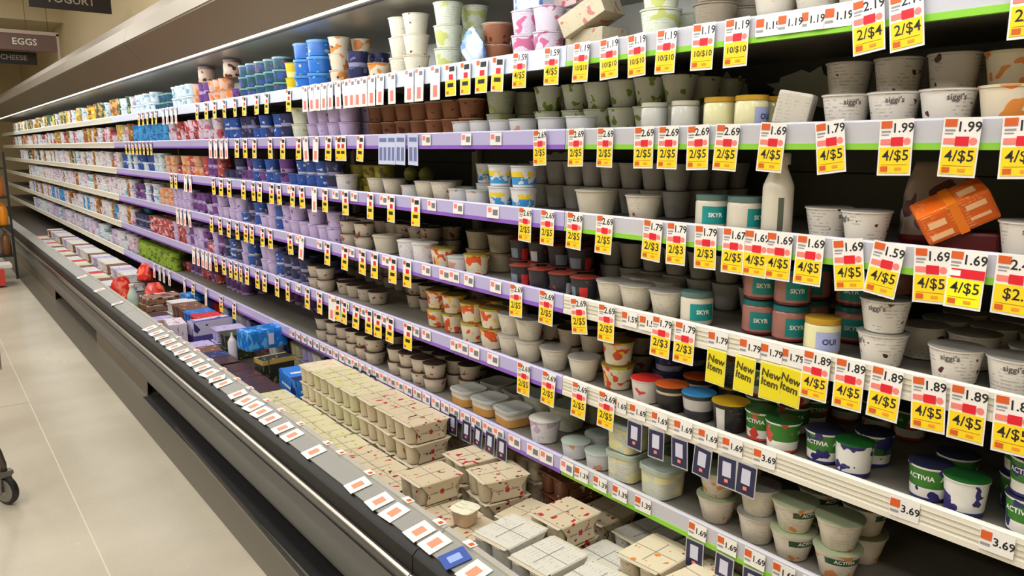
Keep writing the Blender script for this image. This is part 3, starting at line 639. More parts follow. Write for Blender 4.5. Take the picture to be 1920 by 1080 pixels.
OCC = {}
def free(s, x, y, r, tol=.0008):
    for (a, b, q) in OCC.get(s, ()):
        if (x - a) ** 2 + (y - b) ** 2 < (r + q - tol) ** 2: return False
    OCC.setdefault(s, []).append((x, y, r)); return True
count = {}
def put(key, s, X, Y, z, tier, nst, row, near, rot=None, tilt=(0, 0), label=None, group=None):
    o = proto(key, near)
    o.location = (X, Y, z)
    o.rotation_euler = (tilt[0], tilt[1], random.uniform(0, 2 * PI) if rot is None else rot)
    L_ = LOOK[key]
    o['label'] = label or label_for(L_['desc'], s, tier, nst, row)
    o['group'] = group or f"{L_['desc']}s"
    return o
def label_for(desc, s, tier, nst, row, k=None):
    tw = '' if nst == 1 else (', topmost' if tier == nst - 1 else ', bottom' if tier == 0 else ', middle')
    rw = ['', ' behind', ' far back'][min(row, 2)]
    key = (desc, s, tier == nst - 1, tier == 0, row)
    count[key] = count.get(key, 0) + 1
    return f"{desc}{tw}{rw} on {SHELFW[s]} shelf, {ordw(count[key])} from near end"
def run(s, pa, pb, key, n=1, rows=1, fill=1.0, gap=1.04, xoff=.0, rot=None, jit=.004, mix=None, near=None, alt=None, reach=0):
    """a run of stacks between two photo columns at the front of shelf s; n high, rows deep"""
    L_ = LOOK[key]; d = L_['dims']; R = max(LOOK[q]['dims'][0] for q in [key] + list(mix or [])) * (1.19 if L_['shape'] == 'sqtub' else 1.05); h = d[-1] if L_['shape'] != 'jar' else d[1]
    Xf = XL + .018 + R + xoff
    z0 = ZB[s] + SURF
    ya, yb = y_at(pa, Xf, z0 + .05), y_at(pb, Xf, z0 + .05)    # pa right (near), pb left (far)
    m = max(1, int((yb - ya) / (2 * R * gap) + .3))
    if pa < 640 and s <= 3: rows = 1
    if pa < 930 and (yb - ya) / m < 2 * R + .002 and m > 1: m -= 1
    step = (yb - ya) / m
    for i in range(m):
        y = ya + step * (i + .5)
        for r in range(rows):
            X = Xf + r * (2 * R * 1.04)
            if X + R > XB - .02: break
            if random.random() > fill: continue
            kk = key if not mix else random.choice([key] + list(mix))
            LL = LOOK[kk]; dd = LL['dims']; hh = dd[-1] if LL['shape'] != 'jar' else dd[1]
            hr = n if r == 0 else max(n, alt or 0)
            hr = min(hr, int((.232 - SURF) / hh) + (0 if s > 1 else 2))
            hr = max(1, hr)
            if mix and random.random() < .25 and hr > 1: hr -= 1
            isn = (pa > 930) if near is None else near
            jx, jy = random.uniform(-jit, jit) * .5, random.uniform(-jit, jit) * .4
            if not free(s, X + jx, y + jy, R, .0008 if pa < 930 else .011): continue
            for t in range(hr):
                put(kk, s, X + jx, y + jy, z0 + .0012 + t * (hh + .001), t, hr, r, isn and r < 2, rot=(None if rot is None else rot + random.uniform(-.15, .15)))
# --- shelf 1 (top)
run(1, 1930, 1780, 'mixw', 1, 2)
run(1, 1760, 1420, 'cream', 1, 3)
run(1, 1400, 1290, 'tan', 2, 2)
run(1, 1285, 1195, 'greenw', 2, 2, mix=['mixg'])
run(1, 1050, 968, 'pinkw', 2, 2)
run(1, 962, 905, 'brown', 2, 2, xoff=.03)
run(1, 870, 815, 'greenw', 3, 2, rot=1)
run(1, 868, 842, 'orangec', 2, 1, xoff=.12)
run(1, 797, 740, 'whiter', 3, 1)
run(1, 735, 690, 'whiter', 2, 2, mix=['orangec', 'yellow'])
run(1, 686, 658, 'dkblue', 2, 2)
run(1, 655, 622, 'orangec', 3, 2, mix=['whiter'])
run(1, 618, 566, 'tubblue', 3, 2)
run(1, 562, 546, 'yellow', 3, 1, mix=['mixg'])
run(1, 543, 460, 'teald', 3, 2)
run(1, 456, 372, 'orangp', 2, 1, mix=['purple'])
for px in (440, 392):
    yy = y_at(px, XL + .08, 1.76); put('head', 1, XL + .08, yy, 1.76 + .0012 + 2 * .069, 2, 3, 0, False)
run(1, 369, 334, 'paleb', 2, 2)
run(1, 331, 280, 'teald', 2, 2, mix=['paleb'])
run(1, 278, 216, 'paleb', 2, 2, mix=['dgreen', 'amber', 'mixw'])
run(1, 212, 30, 'mixg', 2, 2, mix=['mixw', 'dgreen', 'amber', 'paleb', 'yellow'])
# --- shelf 2
run(2, 1950, 1835, 'orangec', 1, 1, rot=0)
run(2, 1950, 1835, 'orangec', 2, 3, xoff=.11, alt=2)
run(2, 1830, 1545, 'skyr', 1, 1)
run(2, 1838, 1545, 'skyr_shaded', 2, 3, xoff=.1, gap=1.02)
run(2, 1440, 1320, 'gold', 1, 2)
run(2, 1316, 1200, 'clearj', 1, 1)
run(2, 1300, 1060, 'greenst', 2, 3, xoff=.10, gap=1.02, alt=2)
run(2, 1120, 1010, 'low', 1, 1)
run(2, 1058, 1000, 'greenst', 2, 2, xoff=.08)
run(2, 1000, 855, 'low', 1, 1)
run(2, 968, 912, 'greenw', 2, 2, xoff=.10)
run(2, 905, 700, 'brown', 2, 3, xoff=.08, gap=1.02)
run(2, 852, 735, 'low', 1, 1, mix=['orangp'])
run(2, 728, 692, 'yellow', 2, 1)
run(2, 690, 585, 'lav', 2, 2)
run(2, 582, 553, 'greenw', 2, 1)
run(2, 550, 430, 'dkblue', 2, 2, mix=['royal'])
run(2, 428, 326, 'redp', 2, 2, mix=['pinkw'])
run(2, 322, 258, 'skyblue', 2, 2)
run(2, 255, 30, 'mixw', 2, 2, mix=['mixg', 'redp', 'pinkw', 'paleb', 'amber'])
# --- shelf 3
run(3, 1990, 1872, 'skyr', 1, 1)
run(3, 1665, 1587, 'skyr', 1, 1, xoff=-.004)
run(3, 1592, 1515, 'skyr', 1, 1, xoff=.02)
run(3, 1424, 1366, 'teal', 1, 1, rot=.5)
run(3, 1364, 1306, 'teal', 1, 1, rot=0)
run(3, 1252, 1165, 'cream', 1, 1)
run(3, 1145, 1045, 'wide', 1, 1)
run(3, 1290, 1000, 'greyst', 2, 4, xoff=.16, gap=1.02, alt=2)
run(3, 1005, 920, 'bc', 2, 1)
run(3, 1000, 900, 'bc', 2, 3, xoff=.1)
run(3, 915, 760, 'low', 1, 2, mix=['cream'])
run(3, 755, 695, 'cream', 1, 1)
run(3, 735, 665, 'yg', 2, 1, xoff=.1)
run(3, 690, 640, 'mixw', 1, 1)
run(3, 660, 550, 'royal', 2, 2, mix=['dkblue'])
run(3, 548, 430, 'dkblue', 2, 2, mix=['royal', 'purple'])
run(3, 428, 342, 'redp', 2, 2, mix=['purple', 'orangp'])
run(3, 338, 318, 'orangp', 2, 1)
run(3, 314, 238, 'paleb', 2, 2, mix=['royal'])
run(3, 232, 45, 'mixw', 2, 2, mix=['mixt', 'pinkw', 'mixw', 'amber', 'dgreen', 'paleb'])
# --- shelf 4
run(4, 1990, 1830, 'skyr', 1, 2)
run(4, 1840, 1752, 'skyr', 1, 1, xoff=-.005)
run(4, 1980, 1690, 'skyr_shaded', 1, 3, xoff=.12)
run(4, 1700, 1612, 'skyr', 2, 1, xoff=-.004)
run(4, 1575, 1510, 'gold', 1, 1, rot=.3, xoff=-.004)
run(4, 1515, 1395, 'tealp', 2, 1, xoff=.04, rot=0)
run(4, 1640, 1420, 'tealp', 2, 3, xoff=.14, rot=-.4)
run(4, 1336, 1280, 'teal', 1, 1, rot=.2)
run(4, 1288, 1218, 'cream', 1, 1)
run(4, 1218, 1130, 'cream', 1, 2)
run(4, 1440, 1130, 'greyst', 2, 3, xoff=.2)
run(4, 1118, 962, 'blkred', 1, 1, xoff=-.004)
run(4, 1110, 962, 'blkred', 2, 3, xoff=.08)
run(4, 958, 915, 'cream', 1, 1)
run(4, 962, 880, 'tan', 2, 2, xoff=.1)
run(4, 912, 815, 'low', 1, 1, mix=['multi'])
run(4, 812, 756, 'mixw', 1, 1)
run(4, 755, 700, 'wide', 1, 1)
run(4, 698, 645, 'darkl', 2, 1)
run(4, 820, 640, 'darkl', 2, 2, xoff=.13)
run(4, 642, 572, 'pinkw', 2, 2, mix=['lav'])
run(4, 570, 440, 'royal', 2, 2, mix=['dkblue', 'lav'])
run(4, 438, 370, 'purple', 2, 2, mix=['lav'])
run(4, 368, 335, 'lav', 2, 1)
run(4, 333, 308, 'orangp', 2, 1)
run(4, 305, 262, 'purple', 2, 2, mix=['redp', 'paleb'])
run(4, 258, 60, 'mixt', 2, 2, mix=['mixt', 'mixw', 'pinkw', 'paleb', 'amber'])
# --- shelf 5
run(5, 2000, 1868, 'blue', 2, 1, rot=0)
run(5, 1990, 1850, 'blue', 2, 2, xoff=.09, rot=.2)
run(5, 1852, 1770, 'blueg', 1, 1, xoff=-.004)
run(5, 1782, 1706, 'blue', 1, 1, rot=.1, xoff=.012)
run(5, 1860, 1730, 'blue', 1, 1, xoff=.10)
run(5, 1636, 1566, 'blueg', 1, 1, xoff=-.004)
run(5, 1580, 1512, 'blue', 1, 1, rot=.1, xoff=.012)
run(5, 1668, 1608, 'blue', 1, 1, xoff=.085)
run(5, 1498, 1438, 'straw', 1, 1, rot=2.2, xoff=-.004)
run(5, 1458, 1402, 'straw', 1, 1, rot=.1, xoff=.02)
run(5, 1520, 1400, 'straw', 2, 2, xoff=.11)
run(5, 1740, 1560, 'straw', 1, 1, xoff=.3)
run(5, 1400, 1338, 'blkye', 1, 1)
run(5, 1420, 1340, 'blkye', 2, 2, xoff=.11)
run(5, 1334, 1286, 'blkbl', 1, 1)
run(5, 1284, 1234, 'blkor', 1, 1)
run(5, 1340, 1230, 'blkbl', 2, 2, xoff=.11, mix=['blkor', 'dkblue'])
run(5, 1238, 1188, 'redw', 1, 2)
run(5, 1188, 1128, 'multi', 2, 1, xoff=.02)
run(5, 1125, 1015, 'cream', 1, 1)
run(5, 1180, 1015, 'darkl', 2, 2, xoff=.1)
run(5, 1010, 945, 'cream', 2, 2)
run(5, 942, 870, 'multi', 2, 2)
run(5, 868, 806, 'multi', 2, 1, xoff=.03)
run(5, 870, 770, 'darkl', 2, 2, xoff=.15)
run(5, 830, 640, 'darkl', 2, 1, xoff=.3)
run(5, 720, 640, 'darkl', 1, 1, xoff=.05)
run(5, 638, 572, 'darkl', 2, 2, mix=['dkblue'])
run(5, 570, 430, 'dkblue', 2, 2, mix=['royal', 'lav'])
run(5, 428, 335, 'purple', 2, 2, mix=['lav', 'redp'])
run(5, 332, 290, 'redp', 2, 2)
run(5, 287, 262, 'dkblue', 2, 1)
run(5, 258, 60, 'mixt', 2, 2, mix=['mixt', 'mixw', 'pinkw', 'skyblue', 'amber'])
# --- shelf 6
run(6, 1605, 1535, 'peach', 2, 2)
run(6, 1528, 1448, 'peach', 2, 2, xoff=-.004, rot=.1)
run(6, 1448, 1395, 'cream', 2, 1)
run(6, 1392, 1300, 'peach', 2, 2, rot=2)
run(6, 1282, 1208, 'sq', 1, 1, rot=0)
run(6, 1206, 1150, 'sq', 2, 2, rot=0)
run(6, 1148, 1060, 'low', 1, 2)
run(6, 1055, 990, 'mixw', 1, 1)
run(6, 1090, 990, 'sq', 1, 2, xoff=.125, rot=0)
run(6, 985, 860, 'dip', 1, 2, rot=0)
run(6, 856, 640, 'darkl', 2, 3, fill=.92)
run(6, 638, 600, 'darkl', 2, 2)
run(6, 600, 545, 'purple', 1, 2, xoff=.25)
run(6, 470, 430, 'purple', 2, 2, xoff=.1)
run(6, 420, 350, 'redp', 1, 2, mix=['purple'], xoff=.1)
run(6, 335, 268, 'lime', 2, 2)
run(6, 262, 70, 'mixt', 2, 1, mix=['pinkw', 'paleb', 'lav'], fill=.9)

# ------------------------------------------------------------------ single things on the shelves
# white drink bottle
m = pmat('bottle_white', (218, 212, 196), [(.05, .55, (90, 96, 84), .44, .50)])
o = add('drink_bottle', lathe('bottle', [(.030, 0, 0), (.033, .004, 0), (.033, .105, 0), (.032, .112, 0), (.019, .145, 0), (.017, .150, 0), (.017, .156, 0)], [m]))
add('cap', lathe('cap', [(.0215, .156, 0), (.0225, .158, 0), (.0225, .178, 0), (.020, .181, 0)], [mat('cap_white', (214, 206, 200), .35)]), o)
o.location = (XL + .05, y_at(1457, XL + .05, 1.36), ZB[3] + SURF + .001); o.rotation_euler = (0, 0, 1.0)
tag(o, 'white plastic drink bottle standing on the third shelf between jars and cups', 'bottle')
# orange carton pack tipped over a crumpled paper bag
def wrapbox(name, x, y, z, m, bv=.006):
    return bevel(boxes(name, [(-x, x, -y, y, -z, z)], [m]), bv, 2)
om = pmat('orange_carton', (226, 100, 16), lines=(246, 190, 140), blot=((120, 30, 20), 1.6, .74))
zc = ZB[3] + SURF
o = add('yogurt_multipack', wrapbox('op', .062, .045, .030, om)); yy = y_at(1785, XL + .06, 1.38)
add('fold_band', boxes('fb', [(-.008, .008, -.0456, .0456, -.0306, .0306)], [mat('orange_bright', (246, 130, 20), .4)]), o)
for q in [(-.054, -.016, -.0458, -.045, -.022, -.012), (-.050, -.020, -.0458, -.045, .0, .012), (.016, .050, -.0458, -.045, .006, .016), (.016, .05, -.0458, -.045, -.014, -.008), (.016, .044, -.028, .0, .030, .0309)]:
    add('pale_print', boxes('pp', [q], [mat('pale_orange', (250, 200, 150), .5)]), o)
o.location = (XL + .065, yy, zc + .078); o.rotation_euler = (.25, -.5, -PI / 2 + .5)
tag(o, 'orange printed yogurt multipack tipped up on the third shelf', 'yogurt pack')
# crumpled bag behind it
def bag_mesh(name, w_, h_, t_, m, seed=1, pinch=.6):
    rnd = random.Random(seed); nu, nv = 22, 12; V, F = [], []
    for j in range(nv + 1):
        v = j / nv
        for i in range(nu):
            a = 2 * PI * i / nu
            wx = w_ * (1 - pinch * v ** 3); ty = t_ * (1 - .92 * v ** 1.6)
            V.append((wx * math.copysign(abs(math.cos(a)) ** .6, math.cos(a)) + rnd.uniform(-.003, .003), ty * math.copysign(abs(math.sin(a)) ** .8, math.sin(a)) + rnd.uniform(-.003, .003), h_ * v))
    for j in range(nv):
        for i in range(nu):
            k = (i + 1) % nu; F.append((j * nu + i, j * nu + k, (j + 1) * nu + k, (j + 1) * nu + i))
    F.append(tuple(reversed(range(nu)))); F.append(tuple(range(nv * nu, (nv + 1) * nu)))
    UV = []
    for f in F: UV.append([((v % nu) / nu, (v // nu) / nv) for v in f])
    return mesh(name, V, F, [m], None, UV, True)
b = add('snack_pouch', bag_mesh('pouch', .060, .165, .030, pmat('pouch', (150, 132, 120), [(.05, .5, (176, 168, 156), 0, .6), (0, .12, (104, 20, 30))], blot=((86, 34, 40), 1.8, .6)), 3, .35))
b.location = (XL + .17, y_at(1752, XL + .17, 1.38), zc + .001); b.rotation_euler = (0, .0, -PI / 2 + .5); tag(b, 'crumpled beige and maroon pouch leaning behind the orange multipack', 'pouch')
rb = add('dark_red_pack', wrapbox('drp', .05, .04, .02, mat('dark_red_pack', (96, 16, 28), .4))); rb.location = (XL + .10, y_at(1815, XL + .1, 1.33), zc + .021); rb.rotation_euler = (0, 0, -1.2); tag(rb, 'dark red pack lying flat under the orange multipack', 'yogurt pack')
# tilted white pack on shelf 2
o = add('cracker_pack', wrapbox('cp', .036, .030, .036, pmat('cp', (206, 200, 188), lines=(150, 144, 130)))); o.location = (XL + .055, y_at(1490, XL + .055, 1.57), ZB[2] + SURF + .044); o.rotation_euler = (.0, .2, -1.2); tag(o, 'white square pack tilted beside the gold-lidded jars on the second shelf', 'carton')
# torn paper on the back panel
def torn(name, w_, h_, seed, m):
    rnd = random.Random(seed); n = 30; pts = []
    for k in range(n):
        a = 2 * PI * k / n; r = 1 + rnd.uniform(-.22, .22)
        pts.append((w_ * r * math.cos(a), h_ * r * math.sin(a)))
    V = [(x, -.0012, z) for x, z in pts] + [(x, 0, z) for x, z in pts]
    F = [tuple(range(n)), tuple(reversed(range(n, 2 * n)))] + [(k, k + n, (k + 1) % n + n, (k + 1) % n) for k in range(n)]
    return mesh(name, V, F, [m])
pm = mat('frosted_paper', (222, 228, 222), .6, noise=.1, nscale=20)
for (px, py, w_, h_, sd, l) in [(1345, 330, .10, .10, 4, 'torn pale paper stuck to the back panel above the teal jars'), (1510, 170, .12, .055, 8, 'torn pale paper stuck to the back panel beside the shade-toned cups'), (1365, 200, .07, .09, 5, 'torn pale paper stuck behind the gold-lidded jars'), (1050, 300, .12, .03, 9, 'thin torn paper on the dark back panel over the slate cups')]:
    yy, zz = on_x(px, py, XB - .002)
    o = add('torn_paper', torn('torn', w_, h_, sd, pm)); o.location = (XB - .004, yy, zz); o.rotation_euler = (0, 0, -PI / 2); tag(o, l, 'torn paper')
# cartons heaped at the near end of the top shelf
def carton(name, x, y, z, m, px, s, dx, dz, rot, label, cat='carton'):
    o = add(name, wrapbox(name, x, y, z, m, .002)); zz = ZB[s] + SURF + dz
    o.location = (XL + dx, y_at(px, XL + dx, zz), zz); o.rotation_euler = rot; tag(o, label, cat); return o
kb = pmat('kraft', (206, 194, 164), lines=(160, 146, 120), blot=((196, 120, 110), 2, .68))
carton('dessert_carton', .075, .05, .03, kb, 1108, 1, .10, .10, (.0, -.42, -PI / 2 + .2), 'beige patterned carton tipped on its end on the top shelf')
carton('dessert_carton', .075, .05, .032, kb, 1118, 1, .12, .033, (0, 0, -PI / 2), 'beige patterned carton lying flat under the tipped carton')
carton('dessert_carton', .065, .05, .028, pmat('ppk', (214, 190, 186), blot=((206, 90, 90), 2, .6)), 1075, 1, .16, .17, (0, -.1, -PI / 2), 'pink printed carton on top of the beige cartons')
carton('dessert_carton', .06, .05, .028, pmat('bluepk', (196, 206, 230), blot=((90, 140, 210), 2, .58)), 1010, 1, .10, .174, (0, -.05, -PI / 2), 'pale blue carton on top of the pink-printed cups')
b = add('frozen_treat_bag', bag_mesh('ib', .07, .10, .03, pmat('icebag', (206, 218, 240), blot=((110, 160, 226), 1.6, .5)), 11, .5)); b.location = (XL + .055, y_at(888, XL + .055, 1.78), ZB[1] + SURF + .03); b.rotation_euler = (.3, .75, -PI / 2); tag(b, 'crumpled pale blue bag slumped on the top shelf before the brown cups', 'bag')
for px, l in ((772, 'round green fruit behind the low white cups'), (800, 'round green fruit beside its neighbour at the near side')):
    o = add('green_pear', lathe('pear', [(.004, 0, 0), (.022, .006, 0), (.033, .025, 0), (.033, .04, 0), (.024, .056, 0), (.01, .064, 0), (.003, .065, 0)], [mat('green_fruit', (120, 124, 50), .4, noise=.2, nscale=30)])); o.location = (XL + .22, y_at(px, XL + .22, 1.36), ZB[3] + SURF + .051); tag(o, l, 'fruit')
    c = add('low_tray', boxes('trayx', [(-.045, .045, -.04, .04, 0, .05)], [mat('dark_tray', (40, 42, 36), .5)])); c.location = (o.location.x, o.location.y, ZB[3] + SURF + .001); tag(c, 'small dark tray under ' + ('the far green fruit' if px == 772 else 'the near green fruit'), 'tray')

# ------------------------------------------------------------------ bottom deck
DZ = .331
cartm = {}
def mp_mats(kind):
    if kind in cartm: return cartm[kind]
    d = {'berry': ((204, 190, 160), (178, 30, 44)), 'lime': ((208, 200, 164), (176, 190, 40)), 'plain': ((214, 212, 200), (150, 140, 130)), 'peach': ((222, 210, 180), (226, 130, 50)), 'dark': ((58, 34, 40), (150, 30, 40)), 'blue': ((36, 110, 200), (150, 190, 230)), 'navy': ((34, 38, 90), (70, 120, 210)), 'purp': ((180, 170, 214), (90, 76, 150)), 'brown': ((110, 70, 50), (200, 170, 140)), 'red': ((200, 40, 36), (240, 120, 90)), 'white': ((216, 214, 214), (120, 130, 190)), 'green': ((50, 56, 36), (170, 160, 60))}[kind]
    sleeve = pmat('sleeve_' + kind, d[0], blot=(d[1], 4.8, .665 if kind != 'plain' else .76), blot2=(tuple(int(c * .5) for c in d[1]), 6, .70 if kind != 'plain' else .78), ux=1, lines=None if kind != 'plain' else (150, 150, 146))
    cup = pmat('slcup_' + kind, tuple(int(c * .97) for c in d[0]), blot=(d[1], 3, .70)) if kind not in ('navy',) else pmat('slcup_navy', (60, 60, 100))
    cartm[kind] = (sleeve, cup)
    return cartm[kind]
mp_proto = {}
MPW, MPL, MPH = .17, .13, .072
def multipack(kind, detail=True):
    k = (kind, detail)
    if k in mp_proto: return dup(mp_proto[k], (0, 0, 0))
    sl, cu = mp_mats(kind)
    W, Ln, H = MPW, MPL, MPH; t = .0012; wi = W * .66
    # sleeve: slightly raised card wrapped over the top, down both long faces and under
    V, F = [], []
    prof = [(-Ln / 2 - .002, .004), (-Ln / 2 - .0005, H * .5), (-Ln / 2 - .004, H - .003), (-Ln / 2 - .001, H), (Ln / 2 + .001, H), (Ln / 2 + .004, H - .003), (Ln / 2 + .0005, H * .5), (Ln / 2 + .002, .004), (Ln / 2 - .01, 0), (-Ln / 2 + .01, 0)]
    n = len(prof)
    for sx in (-1, 1):
        for (y, z) in prof:
            xx = wi / 2 + (.018 if z > H * .8 else -.006 if abs(z - H * .5) < .01 else .004)
            V.append((sx * xx, y, z))
    F = [(i, (i + 1) % n, n + (i + 1) % n, n + i) for i in range(n)]
    UV = []
    cum = [0]
    for i in range(n): cum.append(cum[-1] + math.dist(prof[i], prof[(i + 1) % n]) / wi)
    for i in range(n): UV.append([(0, cum[i]), (0, cum[i + 1]), (1, cum[i + 1]), (1, cum[i])])
    me = mesh('sleeve', V, F, [sl], None, UV)
    bm = bmesh.new(); bm.from_mesh(me); bmesh.ops.recalc_face_normals(bm, faces=bm.faces); bm.to_mesh(me); bm.free()
    r = add('yogurt_multipack', me)
    # the tray of lids under the card
    add('lid_sheet', bevel(boxes('lids', [(-W / 2, W / 2, -Ln / 2, Ln / 2, H - .0045, H - .0015)], [mat('lid_cream2', (206, 196, 172), .4) if kind in ('berry', 'lime', 'plain', 'peach', 'white') else cu]), .001, 1), r)
    cm = lathe('cup', [(.020, .001, 0), (.023, .004, 0), (.028, H * .9, 0), (.0305, H - .006, 0)], [cu], seg=16, squash=3)
    xs = (-W / 2 + .029, W / 2 - .029) if not detail else (-W / 2 + .029, 0, W / 2 - .029)
    for x in xs:
        for y in (-.0325, .0325): add('cup', cm, r, (x, y, 0))
    if detail:
        # brand flower mark and rules on the long face towards the aisle end
        mk = mat('mark_' + kind, {'berry': (170, 30, 40), 'lime': (120, 130, 30), 'plain': (110, 110, 110), 'peach': (220, 120, 40)}.get(kind, (200, 200, 200)), .5)
        p = add('emblem', mesh('emb', [(.008 * (1 + .25 * math.cos(5 * 2 * PI * q / 20)) * math.cos(2 * PI * q / 20), -Ln / 2 - .0028, H * .5 + .008 * (1 + .25 * math.cos(5 * 2 * PI * q / 20)) * math.sin(2 * PI * q / 20)) for q in range(20)], [tuple(range(20))], [mk]), r)
        for q in (-.042, .014): add('print_rule', boxes('pr', [(q, q + .028, -Ln / 2 - .003, -Ln / 2 - .0022, H * .49, H * .52)], [mat('rule_grey', (130, 120, 110), .6)]), r)
        add('tear_line', boxes('tl', [(-.001, .001, -Ln / 2, Ln / 2, H + .0001, H + .0006), (-.055, .055, -.001, .001, H + .0001, H + .0006)], [mat('rule_grey', (130, 120, 110), .6)]), r)
    r['category'] = 'yogurt pack'
    mp_proto[k] = r
    return r
KW = {'berry': 'cream yogurt multipack with red berries', 'lime': 'cream yogurt multipack with lime print', 'plain': 'white yogurt multipack', 'peach': 'cream yogurt multipack with peach print', 'dark': 'dark maroon yogurt multipack', 'blue': 'bright blue yogurt multipack', 'navy': 'navy yogurt multipack', 'purp': 'lilac yogurt multipack', 'brown': 'brown and cream multipack', 'red': 'red yogurt multipack', 'white': 'white and violet multipack', 'green': 'dark green multipack'}
KEEP = []
for (px, py, z, hx, hy) in [(252, 592, .335, .05, .05), (562, 722, .392, .067, .137), (515, 690, .394, .087, .062), (492, 632, .515, .03, .07), (395, 620, .407, .127, .065), (330, 625, .407, .06, .11), (302, 585, .356, .135, .105), (366, 582, .36, .09, .08), (438, 680, .332, .03, .03), (228, 545, .37, .07, .08), (275, 548, .37, .1, .09)]:
    kx, ky = on_z(px, py, z); KEEP.append((kx, ky, hx, hy))
dn = {}
def deck(kind, x, y, layers=1, z=DZ, rz=0, tilt=(0, 0), colw='front row', detail=True, name=None):
    for (kx, ky, hx, hy) in KEEP:
        if abs(x - kx) < hx + MPW / 2 and abs(y - ky) < hy + MPL / 2: return
    k = (kind, colw); dn[k] = dn.get(k, 0) + 1
    for t in range(layers):
        o = multipack(kind, detail)
        if name: o.name = name
        o.location = (x + random.uniform(-.003, .003), y + random.uniform(-.003, .003), z + abs(math.sin(tilt[0])) * MPL / 2 + abs(math.sin(tilt[1])) * MPW / 2 + t * (MPH * 1.01 + .001)); o.rotation_euler = (tilt[0], tilt[1], rz + random.gauss(0, .03))
        tw = '' if layers == 1 else ', topmost' if t == layers - 1 else ', bottom' if t == 0 else ', middle'
        o['label'] = f'{KW[kind]}{tw}, {colw} of bottom deck, {ordw(dn[k])} from near end'; o['group'] = 'yogurt multipacks on the bottom deck'
C1, C2, C3, C4 = 1.165, 1.345, 1.525, 1.71
dp = .142
# near end
deck('berry', 1.365, 1.53, 2, rz=.04, colw='second row')
deck('plain', 1.175, 1.535, 2, rz=.12)
deck('plain', 1.175, 1.375, 2, rz=.06)
deck('plain', 1.185, 1.215, 2, rz=.1)
deck('peach', 1.19, 1.06, 1, rz=.1)
deck('peach', 1.405, 1.22, 2, rz=.05, colw='second row')
deck('peach', 1.405, 1.06, 2, rz=-.04, colw='second row')
deck('lime', 1.405, .90, 1, rz=.06, colw='second row')
deck('plain', 1.37, 1.375, 1, rz=.03, colw='second row')
deck('plain', 1.575, 1.40, 1, rz=-.06, colw='third row')
deck('plain', 1.60, 1.245, 1, rz=.05, colw='third row')
deck('peach', 1.60, 1.08, 1, rz=.08, colw='third row')
deck('berry', 1.565, 1.57, 1, rz=.12, colw='third row')
deck('berry', 1.18, 1.695, 1, rz=.08)
deck('berry', 1.18, 1.845, 1, rz=-.05)
deck('berry', 1.37, 1.70, 1, rz=.12, colw='second row')
deck('berry', 1.20, 1.99, 2, rz=.05)
deck('berry', 1.385, 1.87, 2, rz=-.12, colw='second row')
deck('berry', 1.40, 2.035, 2, rz=-.08, colw='second row')
deck('brown', 1.58, 1.735, 2, rz=-.1, colw='third row')
deck('berry', 1.60, 1.90, 2, rz=-.06, colw='third row')
deck('berry', 1.60, 2.05, 2, rz=.05, colw='third row')
for k in range(4):
    deck('berry' if k < 3 else 'lime', C3 + .08, 2.2 + k * dp * 1.02, 2, colw='third row', detail=False)
for k in range(13):
    y = 2.14 + k * dp
    kd = 'berry' if k < 3 else 'lime' if k < 9 else 'dark'
    deck(kd, C1, y, 1 if k < 12 else 1, detail=k < 8)
for k in range(12):
    y = 2.28 + k * dp
    kd = 'berry' if k < 3 else 'lime' if k < 6 else 'peach'
    deck(kd, C2 - .0, y, 3 if k in (0, 1, 2, 3, 4, 5, 6) else 2, colw='second row', detail=k < 6)
for k in range(8):
    deck(['white', 'purp', 'lime', 'navy'][k % 4], C3 + .06, 3.0 + k * dp, 2, colw='third row', detail=False)
for k in range(10):
    deck(['berry', 'brown', 'plain'][k % 3] if k > 1 else 'plain', 1.80, .86 + k * .155, 1 if k % 3 else 2, rz=random.uniform(-.08, .08), colw='back row', detail=k < 6)
deck('berry', 1.60, .90, 1, rz=.05, colw='third row')
deck('peach', 1.19, .90, 1, rz=.05)
deck('lime', 1.42, .74, 1, rz=.05, colw='second row')
# mixed boxes farther along
names_far = ['dark', 'navy', 'brown', 'purp', 'dark', 'green']
for k in range(14):
    deck(names_far[k % 6] if k < 12 else 'brown', C1, 4.02 + k * dp, 1, colw='front row', detail=False)
for k in range(13):
    deck(['blue', 'navy', 'green', 'purp', 'white', 'purp', 'red', 'blue', 'brown', 'brown', 'white', 'blue', 'blue'][k], C2, 4.02 + k * dp, 2, colw='second row', detail=False)
for k in range(12):
    deck(['white', 'red', 'navy', 'purp', 'white', 'blue'][k % 6], C3 + .06, 4.2 + k * dp, 2, colw='third row', detail=False)
for k in range(30):
    deck(['white', 'white', 'brown', 'lime', 'white', 'red'][k % 6], C1, 6.9 + k * .152, 1, colw='front row', detail=False)
    deck(['white', 'plain', 'purp', 'white', 'brown', 'plain'][k % 6], C2, 6.9 + k * .152, 2, colw='second row', detail=False)
